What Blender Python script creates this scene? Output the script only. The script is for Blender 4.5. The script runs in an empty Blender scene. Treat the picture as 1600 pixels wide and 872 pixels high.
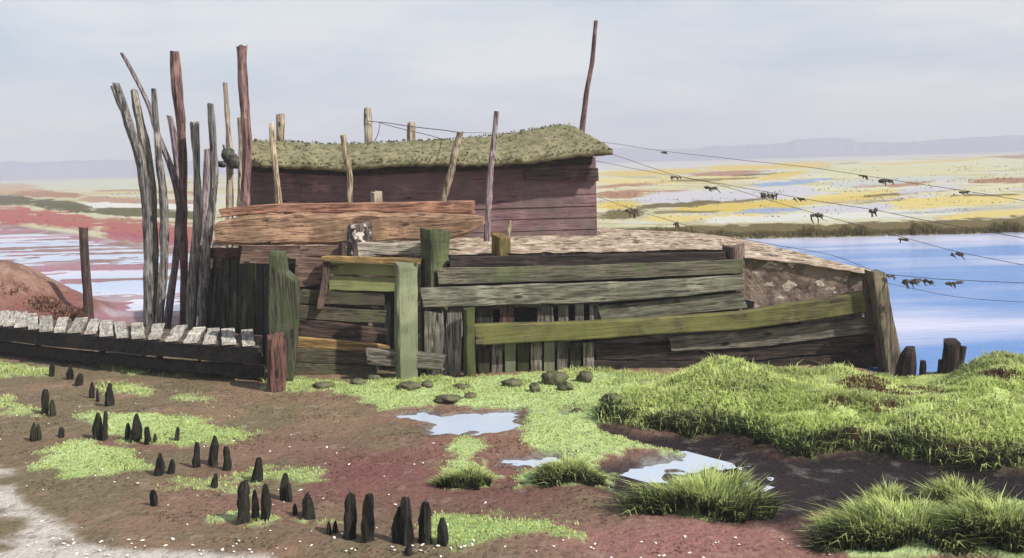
import bpy, math, random
import numpy as np
from mathutils import Vector, Matrix

random.seed(7)
RNG = np.random.default_rng(11)
sc = bpy.context.scene
COL = sc.collection

# ------------------------------------------------------------------ camera
CAM_H = 3.6            # eye height above the mud, metres
FPX = 1600.0           # focal length in photo pixels (photo 1600 x 872)
HOR = 182.0            # horizon above picture centre, photo pixels
ROLL = math.atan(46 / 1600.0)
PITCH = math.atan(HOR * math.cos(ROLL) / FPX)
_F = np.array([0, math.cos(PITCH), -math.sin(PITCH)])
_R0 = np.array([1.0, 0, 0])
_U0 = np.array([0, math.sin(PITCH), math.cos(PITCH)])
CR, SR = math.cos(ROLL), math.sin(ROLL)
CU = CR * _U0 + SR * _R0
CRT = CR * _R0 - SR * _U0
EYE = np.array([0, 0, CAM_H])

cam_d = bpy.data.cameras.new('camera')
cam_d.sensor_width = 36
cam_d.lens = 36 * FPX / 1600
cam_d.clip_start = 0.1
cam_d.clip_end = 6000
cam = bpy.data.objects.new('camera', cam_d)
COL.objects.link(cam)
M = Matrix(((CRT[0], CU[0], -_F[0], EYE[0]), (CRT[1], CU[1], -_F[1], EYE[1]),
            (CRT[2], CU[2], -_F[2], EYE[2]), (0, 0, 0, 1)))
cam.matrix_world = M
sc.camera = cam

# ------------------------------------------------------------------ light
SUN_EL, SUN_AZ = 42.0, 124.0       # azimuth clockwise from +Y: right and behind the viewer
world = bpy.data.worlds.new('World')
sc.world = world
world.use_nodes = True
wt = world.node_tree
wt.nodes.clear()
wo = wt.nodes.new('ShaderNodeOutputWorld')
wb = wt.nodes.new('ShaderNodeBackground')
wb.inputs['Strength'].default_value = 0.1
sky = wt.nodes.new('ShaderNodeTexSky')
sky.sky_type = 'NISHITA'
sky.sun_disc = False
sky.sun_elevation = math.radians(SUN_EL)
sky.sun_rotation = math.radians(SUN_AZ)
sky.dust_density = 2.0
tc = wt.nodes.new('ShaderNodeTexCoord')
mp = wt.nodes.new('ShaderNodeMapping')
mp.inputs['Scale'].default_value = (1.0, 1.0, 4.5)
n1 = wt.nodes.new('ShaderNodeTexNoise')
n1.inputs['Scale'].default_value = 3.4
n1.inputs['Detail'].default_value = 7
n1.inputs['Roughness'].default_value = 0.55
cr = wt.nodes.new('ShaderNodeValToRGB')
cr.color_ramp.elements[0].position = 0.36
cr.color_ramp.elements[0].color = (4.75, 5.6, 6.6, 1)
cr.color_ramp.elements[1].position = 0.62
cr.color_ramp.elements[1].color = (7.5, 7.65, 7.8, 1)
sx = wt.nodes.new('ShaderNodeSeparateXYZ')
el = wt.nodes.new('ShaderNodeMapRange')
el.inputs['From Min'].default_value = 0.02
el.inputs['From Max'].default_value = 0.30
el.inputs['To Min'].default_value = 0.92
el.inputs['To Max'].default_value = 0.55
mx = wt.nodes.new('ShaderNodeMix')
mx.data_type = 'RGBA'
L = wt.links.new
L(tc.outputs['Generated'], mp.inputs['Vector'])
L(mp.outputs[0], n1.inputs['Vector'])
L(n1.outputs['Fac'], cr.inputs['Fac'])
L(tc.outputs['Generated'], sx.inputs[0])
L(sx.outputs['Z'], el.inputs['Value'])
L(el.outputs[0], mx.inputs['Factor'])
L(sky.outputs[0], mx.inputs['A'])
L(cr.outputs[0], mx.inputs['B'])
L(mx.outputs['Result'], wb.inputs['Color'])
L(wb.outputs[0], wo.inputs['Surface'])

sun_d = bpy.data.lights.new('sun', 'SUN')
sun_d.energy = 4.9
sun_d.angle = math.radians(0.9)
sun_d.color = (1.0, 0.95, 0.87)
sun = bpy.data.objects.new('sun', sun_d)
COL.objects.link(sun)
_e, _a = math.radians(SUN_EL), math.radians(SUN_AZ)
SUNDIR = Vector((math.sin(_a) * math.cos(_e), math.cos(_a) * math.cos(_e), math.sin(_e)))
sun.rotation_euler = (-SUNDIR).to_track_quat('-Z', 'Y').to_euler()
sun.location = (20, -20, 30)

sc.view_settings.view_transform = 'Standard'
sc.view_settings.look = 'None'
sc.view_settings.gamma = 1
sc.view_settings.exposure = 0.28
sc.render.engine = 'CYCLES'
sc.cycles.use_denoising = True
sc.cycles.max_bounces = 6
sc.cycles.volume_bounces = 0
sc.cycles.transparent_max_bounces = 8

# ------------------------------------------------------------------ pixel -> place
def ray(x, y):
    return _F * FPX + CRT * (x - 800.0) + CU * (436.0 - y)

def P(x, y, d):
    """point seen at photo pixel (x, y) that stands d metres away"""
    r = ray(x, y)
    return EYE + r * (d / r[1])

def G(x, y, z=0.0):
    """point seen at photo pixel (x, y) on the level z"""
    r = ray(x, y)
    return EYE + r * ((z - CAM_H) / r[2])

def to_px(X, Y, Z=0.0):
    vx, vy, vz = X - EYE[0], Y - EYE[1], Z - EYE[2]
    f = vx * _F[0] + vy * _F[1] + vz * _F[2]
    f = np.where(np.abs(f) < 1e-3, 1e-3, f)
    return (800 + FPX * (vx * CRT[0] + vy * CRT[1] + vz * CRT[2]) / f,
            436 - FPX * (vx * CU[0] + vy * CU[1] + vz * CU[2]) / f, f)

# ------------------------------------------------------------------ noise
def _hash(ix, iy, s):
    h = (ix.astype(np.int64) * 374761393 + iy.astype(np.int64) * 668265263 + s * 1442695041) & 0xffffffff
    h = ((h ^ (h >> 13)) * 1274126177) & 0xffffffff
    h = h ^ (h >> 16)
    return (h & 0xffff) / 65535.0

def vnoise(x, y, s=0):
    x = np.asarray(x, float); y = np.asarray(y, float)
    ix, iy = np.floor(x), np.floor(y)
    fx, fy = x - ix, y - iy
    fx = fx * fx * (3 - 2 * fx); fy = fy * fy * (3 - 2 * fy)
    a = _hash(ix, iy, s); b = _hash(ix + 1, iy, s)
    c = _hash(ix, iy + 1, s); d = _hash(ix + 1, iy + 1, s)
    return (a + (b - a) * fx) * (1 - fy) + (c + (d - c) * fx) * fy

def fbm(x, y, s=0, o=4):
    t = 0; amp = 0.5; tot = 0
    for k in range(o):
        t = t + amp * vnoise(np.asarray(x) * 2 ** k, np.asarray(y) * 2 ** k, s + 17 * k)
        tot += amp; amp *= 0.55
    return t / tot          # 0..1

def smooth(a, b, v):
    t = np.clip((v - a) / (b - a), 0, 1)
    return t * t * (3 - 2 * t)

def sdf(poly, X, Y):
    """signed distance to a plan polygon, negative inside"""
    poly = np.asarray(poly, float)
    d = np.full(X.shape, 1e18); inside = np.zeros(X.shape, bool)
    n = len(poly)
    for i in range(n):
        ax, ay = poly[i]; bx, by = poly[(i + 1) % n]
        ex, ey = bx - ax, by - ay
        wx, wy = X - ax, Y - ay
        t = np.clip((wx * ex + wy * ey) / (ex * ex + ey * ey + 1e-12), 0, 1)
        d = np.minimum(d, (wx - ex * t) ** 2 + (wy - ey * t) ** 2)
        c = ((ay > Y) != (by > Y)) & (X < (bx - ax) * (Y - ay) / (by - ay + 1e-15) + ax)
        inside ^= c
    d = np.sqrt(d)
    return np.where(inside, -d, d)

def plan(pp, z=0.0):
    return np.array([G(x, y, z)[:2] for x, y in pp])

def lin(c):
    c = np.asarray(c, float) / 255.0
    return np.where(c <= 0.04045, c / 12.92, ((c + 0.055) / 1.055) ** 2.4)

def A(r, g, b, k=0.72):
    """a surface's own colour from an sRGB triple, scaled to a real-world albedo"""
    c = lin((r, g, b))
    y = 0.3 * c[0] + 0.55 * c[1] + 0.15 * c[2]
    return tuple(float(v) for v in (c * 0.84 + y * 0.16) * k)

# ------------------------------------------------------------------ object helpers
def tag(o, label=None, cat=None, group=None, kind=None):
    if label: o['label'] = label
    if cat: o['category'] = cat
    if group: o['group'] = group
    if kind: o['kind'] = kind
    return o

def thing(name, loc, label, cat, group=None):
    o = bpy.data.objects.new(name, None)
    o.empty_display_size = 0.2
    o.location = Vector([float(v) for v in loc])
    COL.objects.link(o)
    return tag(o, label, cat, group)

def mesh_np(name, V, F, mat, smooth_=False, cols=None, extra=None):
    """V (n,3) array, F list of index tuples or (m,k) array"""
    me = bpy.data.meshes.new(name)
    V = np.asarray(V, np.float32)
    if isinstance(F, np.ndarray):
        m, k = F.shape
        me.vertices.add(len(V)); me.vertices.foreach_set('co', V.ravel())
        me.loops.add(m * k); me.loops.foreach_set('vertex_index', F.astype(np.int32).ravel())
        me.polygons.add(m)
        me.polygons.foreach_set('loop_start', np.arange(0, m * k, k, dtype=np.int32))
        me.update(calc_edges=True)
    else:
        me.from_pydata([tuple(map(float, v)) for v in V], [], F)
        me.update()
    if smooth_:
        me.polygons.foreach_set('use_smooth', np.ones(len(me.polygons), bool))
    if cols is not None:
        at = me.color_attributes.new('Col', 'FLOAT_COLOR', 'POINT')
        c4 = np.ones((len(V), 4), np.float32); c4[:, :3] = cols
        at.data.foreach_set('color', c4.ravel())
    if extra is not None:
        for k_, v in extra.items():
            at = me.attributes.new(k_, 'FLOAT', 'POINT')
            at.data.foreach_set('value', np.asarray(v, np.float32))
    me.materials.append(mat)
    return me

def put(name, me, parent=None, mat4=None):
    o = bpy.data.objects.new(name, me)
    COL.objects.link(o)
    if mat4 is not None:
        if parent is not None:
            mat4 = Matrix.Translation(-world_of(parent)) @ mat4
        o.matrix_basis = mat4
    if parent is not None:
        o.parent = parent
    return o

def world_of(o):
    v = Vector(o.matrix_basis.to_translation())
    while o.parent is not None:
        o = o.parent
        v = v + o.matrix_basis.to_translation()
    return v

# ------------------------------------------------------------------ materials
def newmat(name):
    m = bpy.data.materials.new(name)
    m.use_nodes = True
    nt = m.node_tree
    nt.nodes.clear()
    out = nt.nodes.new('ShaderNodeOutputMaterial')
    b = nt.nodes.new('ShaderNodeBsdfPrincipled')
    nt.links.new(b.outputs[0], out.inputs['Surface'])
    return m, nt, b, out

def node(nt, t, **kw):
    n = nt.nodes.new(t)
    for k, v in kw.items():
        setattr(n, k, v)
    return n

def mixc(nt, fac, a, b, blend='MIX'):
    n = nt.nodes.new('ShaderNodeMix')
    n.data_type = 'RGBA'; n.blend_type = blend
    for s, v in (('Factor', fac), ('A', a), ('B', b)):
        if hasattr(v, 'is_linked'):
            nt.links.new(v, n.inputs[s])
        elif s == 'Factor':
            n.inputs[s].default_value = v
        else:
            n.inputs[s].default_value = (*v[:3], 1)
    return n.outputs['Result']

def ramp(nt, src, p0, p1):
    n = nt.nodes.new('ShaderNodeMapRange')
    n.interpolation_type = 'SMOOTHSTEP'
    n.inputs['From Min'].default_value = p0
    n.inputs['From Max'].default_value = p1
    nt.links.new(src, n.inputs['Value'])
    return n.outputs[0]

_WOOD = {}
def wood(base, dark, moss=None, moss_amt=0.0, axis='X', rough=0.85, lichen=0.0, lich_col=(0.5, 0.5, 0.46)):
    key = (base, dark, moss, moss_amt, axis, rough, lichen)
    if key in _WOOD:
        return _WOOD[key]
    base = tuple(min(.8, v * 1.12) for v in base); dark = tuple(v * 1.0 for v in dark)
    if moss: moss = tuple(min(.7, v * 1.1) for v in moss)
    m, nt, b, out = newmat('weathered_wood')
    t = node(nt, 'ShaderNodeTexCoord')
    info = node(nt, 'ShaderNodeObjectInfo')
    off = node(nt, 'ShaderNodeVectorMath', operation='SCALE')
    off.inputs[0].default_value = (37.0, 53.0, 71.0)
    nt.links.new(info.outputs['Random'], off.inputs['Scale'])
    add = node(nt, 'ShaderNodeVectorMath', operation='ADD')
    nt.links.new(t.outputs['Object'], add.inputs[0])
    nt.links.new(off.outputs[0], add.inputs[1])
    mp_ = node(nt, 'ShaderNodeMapping')
    mp_.inputs['Scale'].default_value = {'X': (0.9, 13, 13), 'Z': (13, 13, 0.9)}[axis]
    nt.links.new(add.outputs[0], mp_.inputs['Vector'])
    g = node(nt, 'ShaderNodeTexNoise')
    g.inputs['Scale'].default_value = 1.6; g.inputs['Detail'].default_value = 8
    g.inputs['Roughness'].default_value = 0.65
    nt.links.new(mp_.outputs[0], g.inputs['Vector'])
    big = node(nt, 'ShaderNodeTexNoise')
    big.inputs['Scale'].default_value = 2.3; big.inputs['Detail'].default_value = 5
    nt.links.new(add.outputs[0], big.inputs['Vector'])
    c = mixc(nt, ramp(nt, g.outputs['Fac'], 0.60, 0.36), base, dark)
    light = tuple(min(0.9, v * 1.45) for v in base)
    c = mixc(nt, ramp(nt, big.outputs['Fac'], 0.52, 0.72), c, light)
    mpf = node(nt, 'ShaderNodeMapping')
    mpf.inputs['Scale'].default_value = {'X': (2.2, 46, 46), 'Z': (46, 46, 2.2)}[axis]
    nt.links.new(add.outputs[0], mpf.inputs['Vector'])
    gf = node(nt, 'ShaderNodeTexNoise'); gf.inputs['Scale'].default_value = 1.5; gf.inputs['Detail'].default_value = 6
    nt.links.new(mpf.outputs[0], gf.inputs['Vector'])
    c = mixc(nt, ramp(nt, gf.outputs['Fac'], 0.50, 0.38), c, dark)
    kn = node(nt, 'ShaderNodeTexVoronoi'); kn.inputs['Scale'].default_value = 1.0
    mpk = node(nt, 'ShaderNodeMapping')
    mpk.inputs['Scale'].default_value = {'X': (1.6, 4.2, 4.2), 'Z': (4.2, 4.2, 1.6)}[axis]
    nt.links.new(add.outputs[0], mpk.inputs['Vector']); nt.links.new(mpk.outputs[0], kn.inputs['Vector'])
    c = mixc(nt, ramp(nt, kn.outputs['Distance'], 0.17, 0.08), c, tuple(v * 0.5 for v in dark))
    crk = ramp(nt, g.outputs['Fac'], 0.40, 0.32)
    c = mixc(nt, crk, c, tuple(v * 0.35 for v in dark))
    if moss:
        mo = node(nt, 'ShaderNodeTexNoise')
        mo.inputs['Scale'].default_value = 1.7; mo.inputs['Detail'].default_value = 9
        mo.inputs['Roughness'].default_value = 0.7
        nt.links.new(add.outputs[0], mo.inputs['Vector'])
        e = 0.78 - 0.55 * moss_amt
        c2 = mixc(nt, ramp(nt, big.outputs['Fac'], 0.35, 0.65), tuple(v * 0.62 for v in moss), moss)
        c = mixc(nt, ramp(nt, mo.outputs['Fac'], e - 0.09, e + 0.09), c, c2)
    if lichen > 0:
        li = node(nt, 'ShaderNodeTexNoise')
        li.inputs['Scale'].default_value = 9; li.inputs['Detail'].default_value = 6
        nt.links.new(add.outputs[0], li.inputs['Vector'])
        c = mixc(nt, ramp(nt, li.outputs['Fac'], 0.66 - 0.2 * lichen, 0.71 - 0.2 * lichen), c, lich_col)
    hv = node(nt, 'ShaderNodeHueSaturation')
    mr = node(nt, 'ShaderNodeMapRange')
    mr.inputs['To Min'].default_value = 0.82; mr.inputs['To Max'].default_value = 1.18
    nt.links.new(info.outputs['Random'], mr.inputs['Value'])
    nt.links.new(mr.outputs[0], hv.inputs['Value'])
    nt.links.new(c, hv.inputs['Color'])
    nt.links.new(hv.outputs[0], b.inputs['Base Color'])
    b.inputs['Roughness'].default_value = rough
    b.inputs['Specular IOR Level'].default_value = 0.25
    bp = node(nt, 'ShaderNodeBump')
    bp.inputs['Strength'].default_value = 0.7; bp.inputs['Distance'].default_value = 0.03
    nt.links.new(g.outputs['Fac'], bp.inputs['Height'])
    nt.links.new(bp.outputs[0], b.inputs['Normal'])
    _WOOD[key] = m
    return m

def rough_mat(name, c1, c2, scale=3.0, c3=None, bump=0.05, rough=0.9, stretch=(1, 1, 1), bs=0.8):
    m, nt, b, out = newmat(name)
    t = node(nt, 'ShaderNodeTexCoord')
    mp_ = node(nt, 'ShaderNodeMapping')
    mp_.inputs['Scale'].default_value = stretch
    nt.links.new(t.outputs['Object'], mp_.inputs['Vector'])
    n = node(nt, 'ShaderNodeTexNoise')
    n.inputs['Scale'].default_value = scale; n.inputs['Detail'].default_value = 9
    n.inputs['Roughness'].default_value = 0.68
    nt.links.new(mp_.outputs[0], n.inputs['Vector'])
    c = mixc(nt, ramp(nt, n.outputs['Fac'], 0.38, 0.62), c1, c2)
    if c3:
        n2 = node(nt, 'ShaderNodeTexNoise')
        n2.inputs['Scale'].default_value = scale * 2.7; n2.inputs['Detail'].default_value = 6
        nt.links.new(mp_.outputs[0], n2.inputs['Vector'])
        c = mixc(nt, ramp(nt, n2.outputs['Fac'], 0.55, 0.63), c, c3)
    nt.links.new(c, b.inputs['Base Color'])
    b.inputs['Roughness'].default_value = rough
    b.inputs['Specular IOR Level'].default_value = 0.2
    bp = node(nt, 'ShaderNodeBump')
    bp.inputs['Strength'].default_value = bs; bp.inputs['Distance'].default_value = bump
    nt.links.new(n.outputs['Fac'], bp.inputs['Height'])
    nt.links.new(bp.outputs[0], b.inputs['Normal'])
    return m

def leaf_mat(name, trans=0.35):
    m, nt, b, out = newmat(name)
    at = node(nt, 'ShaderNodeVertexColor', layer_name='Col')
    nt.links.new(at.outputs['Color'], b.inputs['Base Color'])
    b.inputs['Roughness'].default_value = 0.6
    b.inputs['Specular IOR Level'].default_value = 0.25
    geo = node(nt, 'ShaderNodeNewGeometry')
    va = node(nt, 'ShaderNodeVectorMath', operation='MULTIPLY_ADD')
    va.inputs[1].default_value = (0.45, 0.45, 0.45); va.inputs[2].default_value = (0, 0, 0.8)
    nt.links.new(geo.outputs['Normal'], va.inputs[0])
    vn = node(nt, 'ShaderNodeVectorMath', operation='NORMALIZE')
    nt.links.new(va.outputs[0], vn.inputs[0]); nt.links.new(vn.outputs[0], b.inputs['Normal'])
    tr = node(nt, 'ShaderNodeBsdfTranslucent')
    nt.links.new(at.outputs['Color'], tr.inputs['Color'])
    mxs = node(nt, 'ShaderNodeMixShader')
    mxs.inputs[0].default_value = trans
    nt.links.new(b.outputs[0], mxs.inputs[1]); nt.links.new(tr.outputs[0], mxs.inputs[2])
    nt.links.new(mxs.outputs[0], out.inputs['Surface'])
    return m

M_LEAF = leaf_mat('grass_blades', 0.42)

def water_mat(name, deep, tint, bump=0.015, scale=(1.5, 6, 1), rough=0.06):
    m, nt, b, out = newmat(name)
    t = node(nt, 'ShaderNodeTexCoord')
    mp_ = node(nt, 'ShaderNodeMapping')
    mp_.inputs['Scale'].default_value = scale
    nt.links.new(t.outputs['Object'], mp_.inputs['Vector'])
    n = node(nt, 'ShaderNodeTexNoise')
    n.inputs['Scale'].default_value = 1.3; n.inputs['Detail'].default_value = 5
    nt.links.new(mp_.outputs[0], n.inputs['Vector'])
    mp2 = node(nt, 'ShaderNodeMapping')
    mp2.inputs['Scale'].default_value = (0.045, 0.13, 1)
    nt.links.new(t.outputs['Object'], mp2.inputs['Vector'])
    n2 = node(nt, 'ShaderNodeTexNoise')
    n2.inputs['Scale'].default_value = 1.0; n2.inputs['Detail'].default_value = 4
    nt.links.new(mp2.outputs[0], n2.inputs['Vector'])
    c = mixc(nt, ramp(nt, n2.outputs['Fac'], 0.44, 0.62), deep, tint)
    nt.links.new(c, b.inputs['Base Color'])
    b.inputs['Roughness'].default_value = rough
    b.inputs['IOR'].default_value = 1.33
    bp = node(nt, 'ShaderNodeBump')
    bp.inputs['Strength'].default_value = 0.5; bp.inputs['Distance'].default_value = bump
    nt.links.new(n.outputs['Fac'], bp.inputs['Height'])
    nt.links.new(bp.outputs[0], b.inputs['Normal'])
    return m

# ------------------------------------------------------------------ ground: plan zones
# zones are laid out in plan, from the places they have in the picture
BANK = plan([(935, 655), (1010, 672), (1130, 672), (1180, 690), (1240, 706), (1370, 694), (1440, 706), (1560, 726),
             (1750, 735), (2300, 740), (2300, 600), (1750, 578), (1600, 576), (1400, 586), (1250, 592), (1100, 592), (985, 618)])
CHAN = plan([(905, 648), (950, 655), (1010, 672), (1130, 672), (1180, 690), (1240, 706), (1370, 694), (1440, 706), (1560, 726),
             (1750, 735), (2300, 740), (2300, 800), (1750, 790), (1500, 792), (1300, 800), (1240, 822), (1120, 815), (1010, 800),
             (945, 775), (905, 725), (985, 708), (1060, 706), (1000, 690), (930, 672)])
RIVER = plan([(900, 378), (1000, 375), (1160, 371), (1300, 369), (1600, 361), (2400, 338), (4200, 300), (4200, 560), (2400, 585), (1600, 578),
              (1400, 592), (1340, 575), (1100, 480), (960, 420)], -0.05)
POOL = plan([(-900, 330), (-200, 335), (20, 352), (120, 367), (235, 384), (330, 392), (380, 420), (345, 500), (250, 512), (120, 508),
             (60, 470), (20, 430), (-60, 420), (-300, 400), (-900, 380)], -0.05)
PUDDLES = [plan(p) for p in (
    [(612, 646), (660, 641), (740, 643), (812, 639), (808, 652), (800, 668), (730, 675), (668, 673), (648, 664), (668, 660)],
    [(764, 718), (800, 711), (876, 710), (870, 716), (842, 727), (815, 728)],
    [(875, 636), (895, 633), (900, 644), (880, 646)],
    [(985, 716), (1000, 708), (1060, 706), (1100, 716), (1118, 727), (1080, 733), (1030, 730), (1000, 724)],
    [(1125, 735), (1160, 730), (1190, 738), (1165, 743), (1130, 741)])]
GREENS = [(plan(p), a) for p, a in (
    ([(127, 643), (200, 646), (318, 654), (383, 682), (369, 696), (295, 700), (230, 691), (152, 668)], 1.0),
    ([(76, 705), (106, 689), (152, 696), (230, 719), (249, 733), (180, 742), (92, 751)], 1.0),
    ([(160, 599), (240, 606), (244, 620), (170, 613)], 0.9),
    ([(267, 613), (345, 620), (325, 636), (263, 629)], 0.6),
    ([(0, 528), (20, 538), (120, 556), (180, 563), (235, 572), (225, 583), (150, 568), (70, 556), (0, 546)], 0.9),
    ([(260, 573), (302, 577), (300, 586), (262, 584)], 0.95),
    ([(350, 580), (378, 580), (376, 590), (352, 590)], 0.95),
    ([(-30, 560), (62, 575), (60, 588), (-30, 590)], 0.7),
    ([(-30, 620), (20, 622), (60, 640), (50, 650), (-30, 636)], 0.7),
    ([(413, 592), (480, 594), (560, 600), (640, 590), (700, 592), (900, 580), (1010, 584), (1060, 592), (990, 604), (985, 640), (940, 645), (930, 668), (1000, 690),
      (1060, 703), (985, 706), (905, 716), (850, 706), (815, 694), (826, 640), (700, 634), (600, 640), (520, 612), (420, 606)], 1.0),
    ([(700, 700), (720, 685), (760, 690), (745, 730), (760, 752), (720, 764), (688, 752)], 0.9),
    ([(826, 735), (870, 720), (905, 718), (950, 732), (940, 748), (880, 757), (828, 752)], 0.95),
    ([(680, 812), (760, 806), (878, 815), (897, 840), (830, 848), (700, 852)], 1.0),
    ([(330, 748), (410, 735), (480, 738), (490, 752), (400, 754)], 0.75),
    ([(350, 800), (440, 806), (510, 818), (500, 828), (420, 820), (350, 812)], 0.85),
    ([(250, 745), (330, 752), (420, 775), (400, 784), (300, 766)], 0.55),
    ([(995, 775), (1060, 752), (1170, 770), (1220, 800), (1100, 812), (1010, 800)], 0.9),
    ([(1280, 830), (1340, 790), (1440, 775), (1500, 765), (1640, 775), (1700, 880), (1340, 870)], 1.0),
)]
SILT = plan([(-200, 700), (5, 735), (40, 785), (75, 815), (120, 850), (260, 868), (420, 866), (430, 900), (-200, 900)])
NEAR = 46.0

def zone_fields(X, Y):
    f = {}
    nz = (fbm(X * 1.3, Y * 1.3, 3, 4) - 0.5)
    nz2 = (fbm(X * 5.0, Y * 5.0, 9, 3) - 0.5)
    e = nz * 0.55 + nz2 * 0.22
    near = Y < 60
    def S(poly, amp=1.0):
        d = np.full(X.shape, 50.0)
        if near.any():
            d[near] = sdf(poly, X[near], Y[near]) + amp * e[near]
        return d
    f['bank'] = S(BANK, 0.9)
    f['chan'] = S(CHAN, 0.7)
    f['river'] = sdf(RIVER, X, Y) + 0.8 * e
    f['pool'] = sdf(POOL, X, Y) + 1.2 * e
    f['pud'] = np.minimum.reduce([S(p, 0.6) for p in PUDDLES]) + .5 * (fbm(X * 3.2, Y * 15, 21, 4) - .5)
    g = np.zeros(X.shape)
    rg = fbm(X * 5, Y * 13, 23, 4) - .5
    for p, a in GREENS:
        g = np.maximum(g, a * smooth(0.08, -0.08, S(p, 1.1) + .5 * rg))
    f['green'] = g
    f['silt'] = S(SILT, 1.0)
    f['nz'] = nz; f['nz2'] = nz2
    return f

def height(X, Y, f=None):
    X = np.asarray(X, float); Y = np.asarray(Y, float)
    if f is None:
        f = zone_fields(X, Y)
    fade = smooth(60, 30, Y)
    z = 0.07 * f['nz'] * fade + 0.035 * f['nz2'] * fade
    z = z + 0.03 * f['green']
    b = smooth(0.15, -1.1, f['bank'])
    lump = fbm(X * 0.9, Y * 0.9, 31, 3)
    back = smooth(9.5, 15.5, Y)
    U = 800 + 1600 * X / np.maximum(Y, 1)
    dip = np.exp(-((U - 1425) / 85) ** 2) * smooth(13.0, 14.5, Y)
    rise = np.exp(-((U - 1570) / 60) ** 2) * smooth(12.5, 15.0, Y) + 1.1 * np.exp(-((U - 1110) / 75) ** 2) * smooth(13.5, 15.5, Y)
    z = z + b * (0.16 + 0.10 * back + 0.20 * rise + 0.30 * (lump - 0.35) + .12 * (fbm(X * 2.4, Y * 2.4, 33, 2) - .5)) * (1 - 0.9 * dip)
    c = smooth(0.25, -0.35, f['chan']) * (1 - b)
    z = z - 0.09 * c
    pd = smooth(0.22, -0.20, f['pud'])
    z = z * (1 - 0.8 * pd) - 0.075 * pd
    r = smooth(0.2, -1.5, f['river'])
    z = z * (1 - r) - 0.6 * r
    p = smooth(0.3, -1.2, f['pool'])
    st = fbm(X * 0.16, Y * 0.75, 51, 4) - 0.5
    z = z * (1 - p) + p * (-0.10 + 0.26 * st + 0.07 * (fbm(X * 0.9, Y * 3.0, 52, 3) - 0.5))
    sh = smooth(-10.2, -12.9, X + 1.1 * (lump - .5)) * np.exp(-((Y - 25.8) / 2.4) ** 2)
    z = z + 1.45 * sh * (0.8 + 0.4 * lump)
    return z

# far strips: (x0, y0, x1, y1, half thickness px, colour, strength)
C_CREAM = (216, 212, 168); C_YEL = (222, 192, 54); C_PYEL = (230, 206, 106); C_OLV = (116, 100, 38)
C_BRN = (176, 122, 82); C_LAV = (205, 203, 216); C_BLU = (140, 168, 212); C_WHT = (226, 226, 220)
C_RED = (186, 98, 88); C_PINK = (178, 92, 106); C_DOLV = (92, 88, 38); C_PALE = (204, 206, 178)
STRIPS = [
    # right, beyond the water
    (900, 262, 1700, 228, 7, C_LAV, .6),
    (935, 272, 1100, 266, 4, C_YEL, 1), (1100, 264, 1300, 256, 5, C_YEL, 1), (1080, 274, 1190, 268, 3.2, C_BRN, 1),
    (1140, 275, 1240, 270, 1.5, C_OLV, 1), (1180, 280, 1260, 268, 4, C_YEL, .9),
    (930, 293, 1040, 284, 2.2, C_BRN, .9), (930, 284, 1180, 278, 4, C_PYEL, .8), (1040, 283, 1180, 277, 1.3, C_OLV, .8),
    (930, 305, 1010, 302, 6, C_BRN, 1), (1010, 302, 1080, 297, 2.5, C_BRN, .7), (1000, 312, 1280, 298, 9, C_LAV, .9),
    (1180, 290, 1290, 280, 4, C_BLU, .9), (930, 322, 1000, 320, 6, C_YEL, 1), (1060, 328, 1260, 318, 7, C_YEL, 1),
    (995, 324, 1130, 316, 4, C_OLV, 1), (1130, 316, 1200, 311, 2, C_OLV, .9),
    (935, 337, 1010, 332, 8, C_OLV, 1), (1010, 333, 1125, 331, 2.5, C_OLV, .8), (1000, 342, 1200, 338, 4, C_PYEL, .9),
    (1150, 332, 1260, 326, 3.5, C_BLU, .8), (1100, 345, 1500, 330, 5, C_WHT, .8),
    (1260, 312, 1420, 300, 6, C_PYEL, 1), (1240, 318, 1380, 305, 4, C_YEL, .6), (1380, 320, 1600, 308, 8, C_PYEL, 1), (1480, 340, 1700, 324, 6, C_PYEL, 1),
    (1260, 330, 1400, 322, 6, C_LAV, .9), (1400, 333, 1620, 322, 2.5, (176, 176, 176), .7),
    (1350, 306, 1490, 297, 2, C_OLV, .9), (1490, 307, 1600, 303, 2, C_OLV, .9), (1340, 318, 1420, 309, 1.2, C_OLV, .7),
    (1330, 292, 1450, 286, 3, C_BRN, .9), (1520, 284, 1720, 278, 4, C_BRN, 1), (1400, 300, 1500, 292, 5, C_LAV, .9),
    (1300, 290, 1500, 276, 5, (196, 204, 200), .8), (1300, 262, 1700, 246, 5, C_CREAM, .9), (1290, 270, 1560, 262, 7, (212, 208, 150), .9),
    (1550, 246, 1720, 238, 3, C_BRN, 1), (1350, 258, 1550, 247, 1.5, C_YEL, .9), (1300, 256, 1350, 254, 1, C_OLV, .7),
    (930, 364, 1100, 361, 7, C_DOLV, 1), (1050, 361, 1300, 357, 8, C_OLV, 1), (1280, 357, 1480, 352, 8, C_OLV, 1),
    (1440, 354, 1760, 342, 9, C_OLV, 1), (1760, 342, 2600, 318, 9, C_OLV, 1),
    # left
    (-300, 272, 240, 290, 10, C_PALE, 1), (-300, 290, 60, 296, 8, (200, 160, 112), .9), (20, 302, 130, 306, 5, C_BRN, 1),
    (120, 311, 330, 318, 4.5, (184, 140, 110), .95), (140, 298, 330, 301, 1.6, C_BRN, .8), (130, 320, 330, 326, 5, C_WHT, 1),
    (-300, 296, 60, 316, 8, C_DOLV, 1), (40, 316, 150, 328, 7.5, C_DOLV, 1), (140, 328, 330, 338, 6, (104, 96, 44), 1),
    (-300, 316, 60, 339, 14, C_RED, 1), (40, 338, 160, 352, 12, C_RED, 1), (150, 352, 330, 372, 14, C_RED, 1),
    (160, 366, 330, 386, 7, C_PINK, .9), (100, 342, 330, 350, 2, C_BRN, .8),
]

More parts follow.
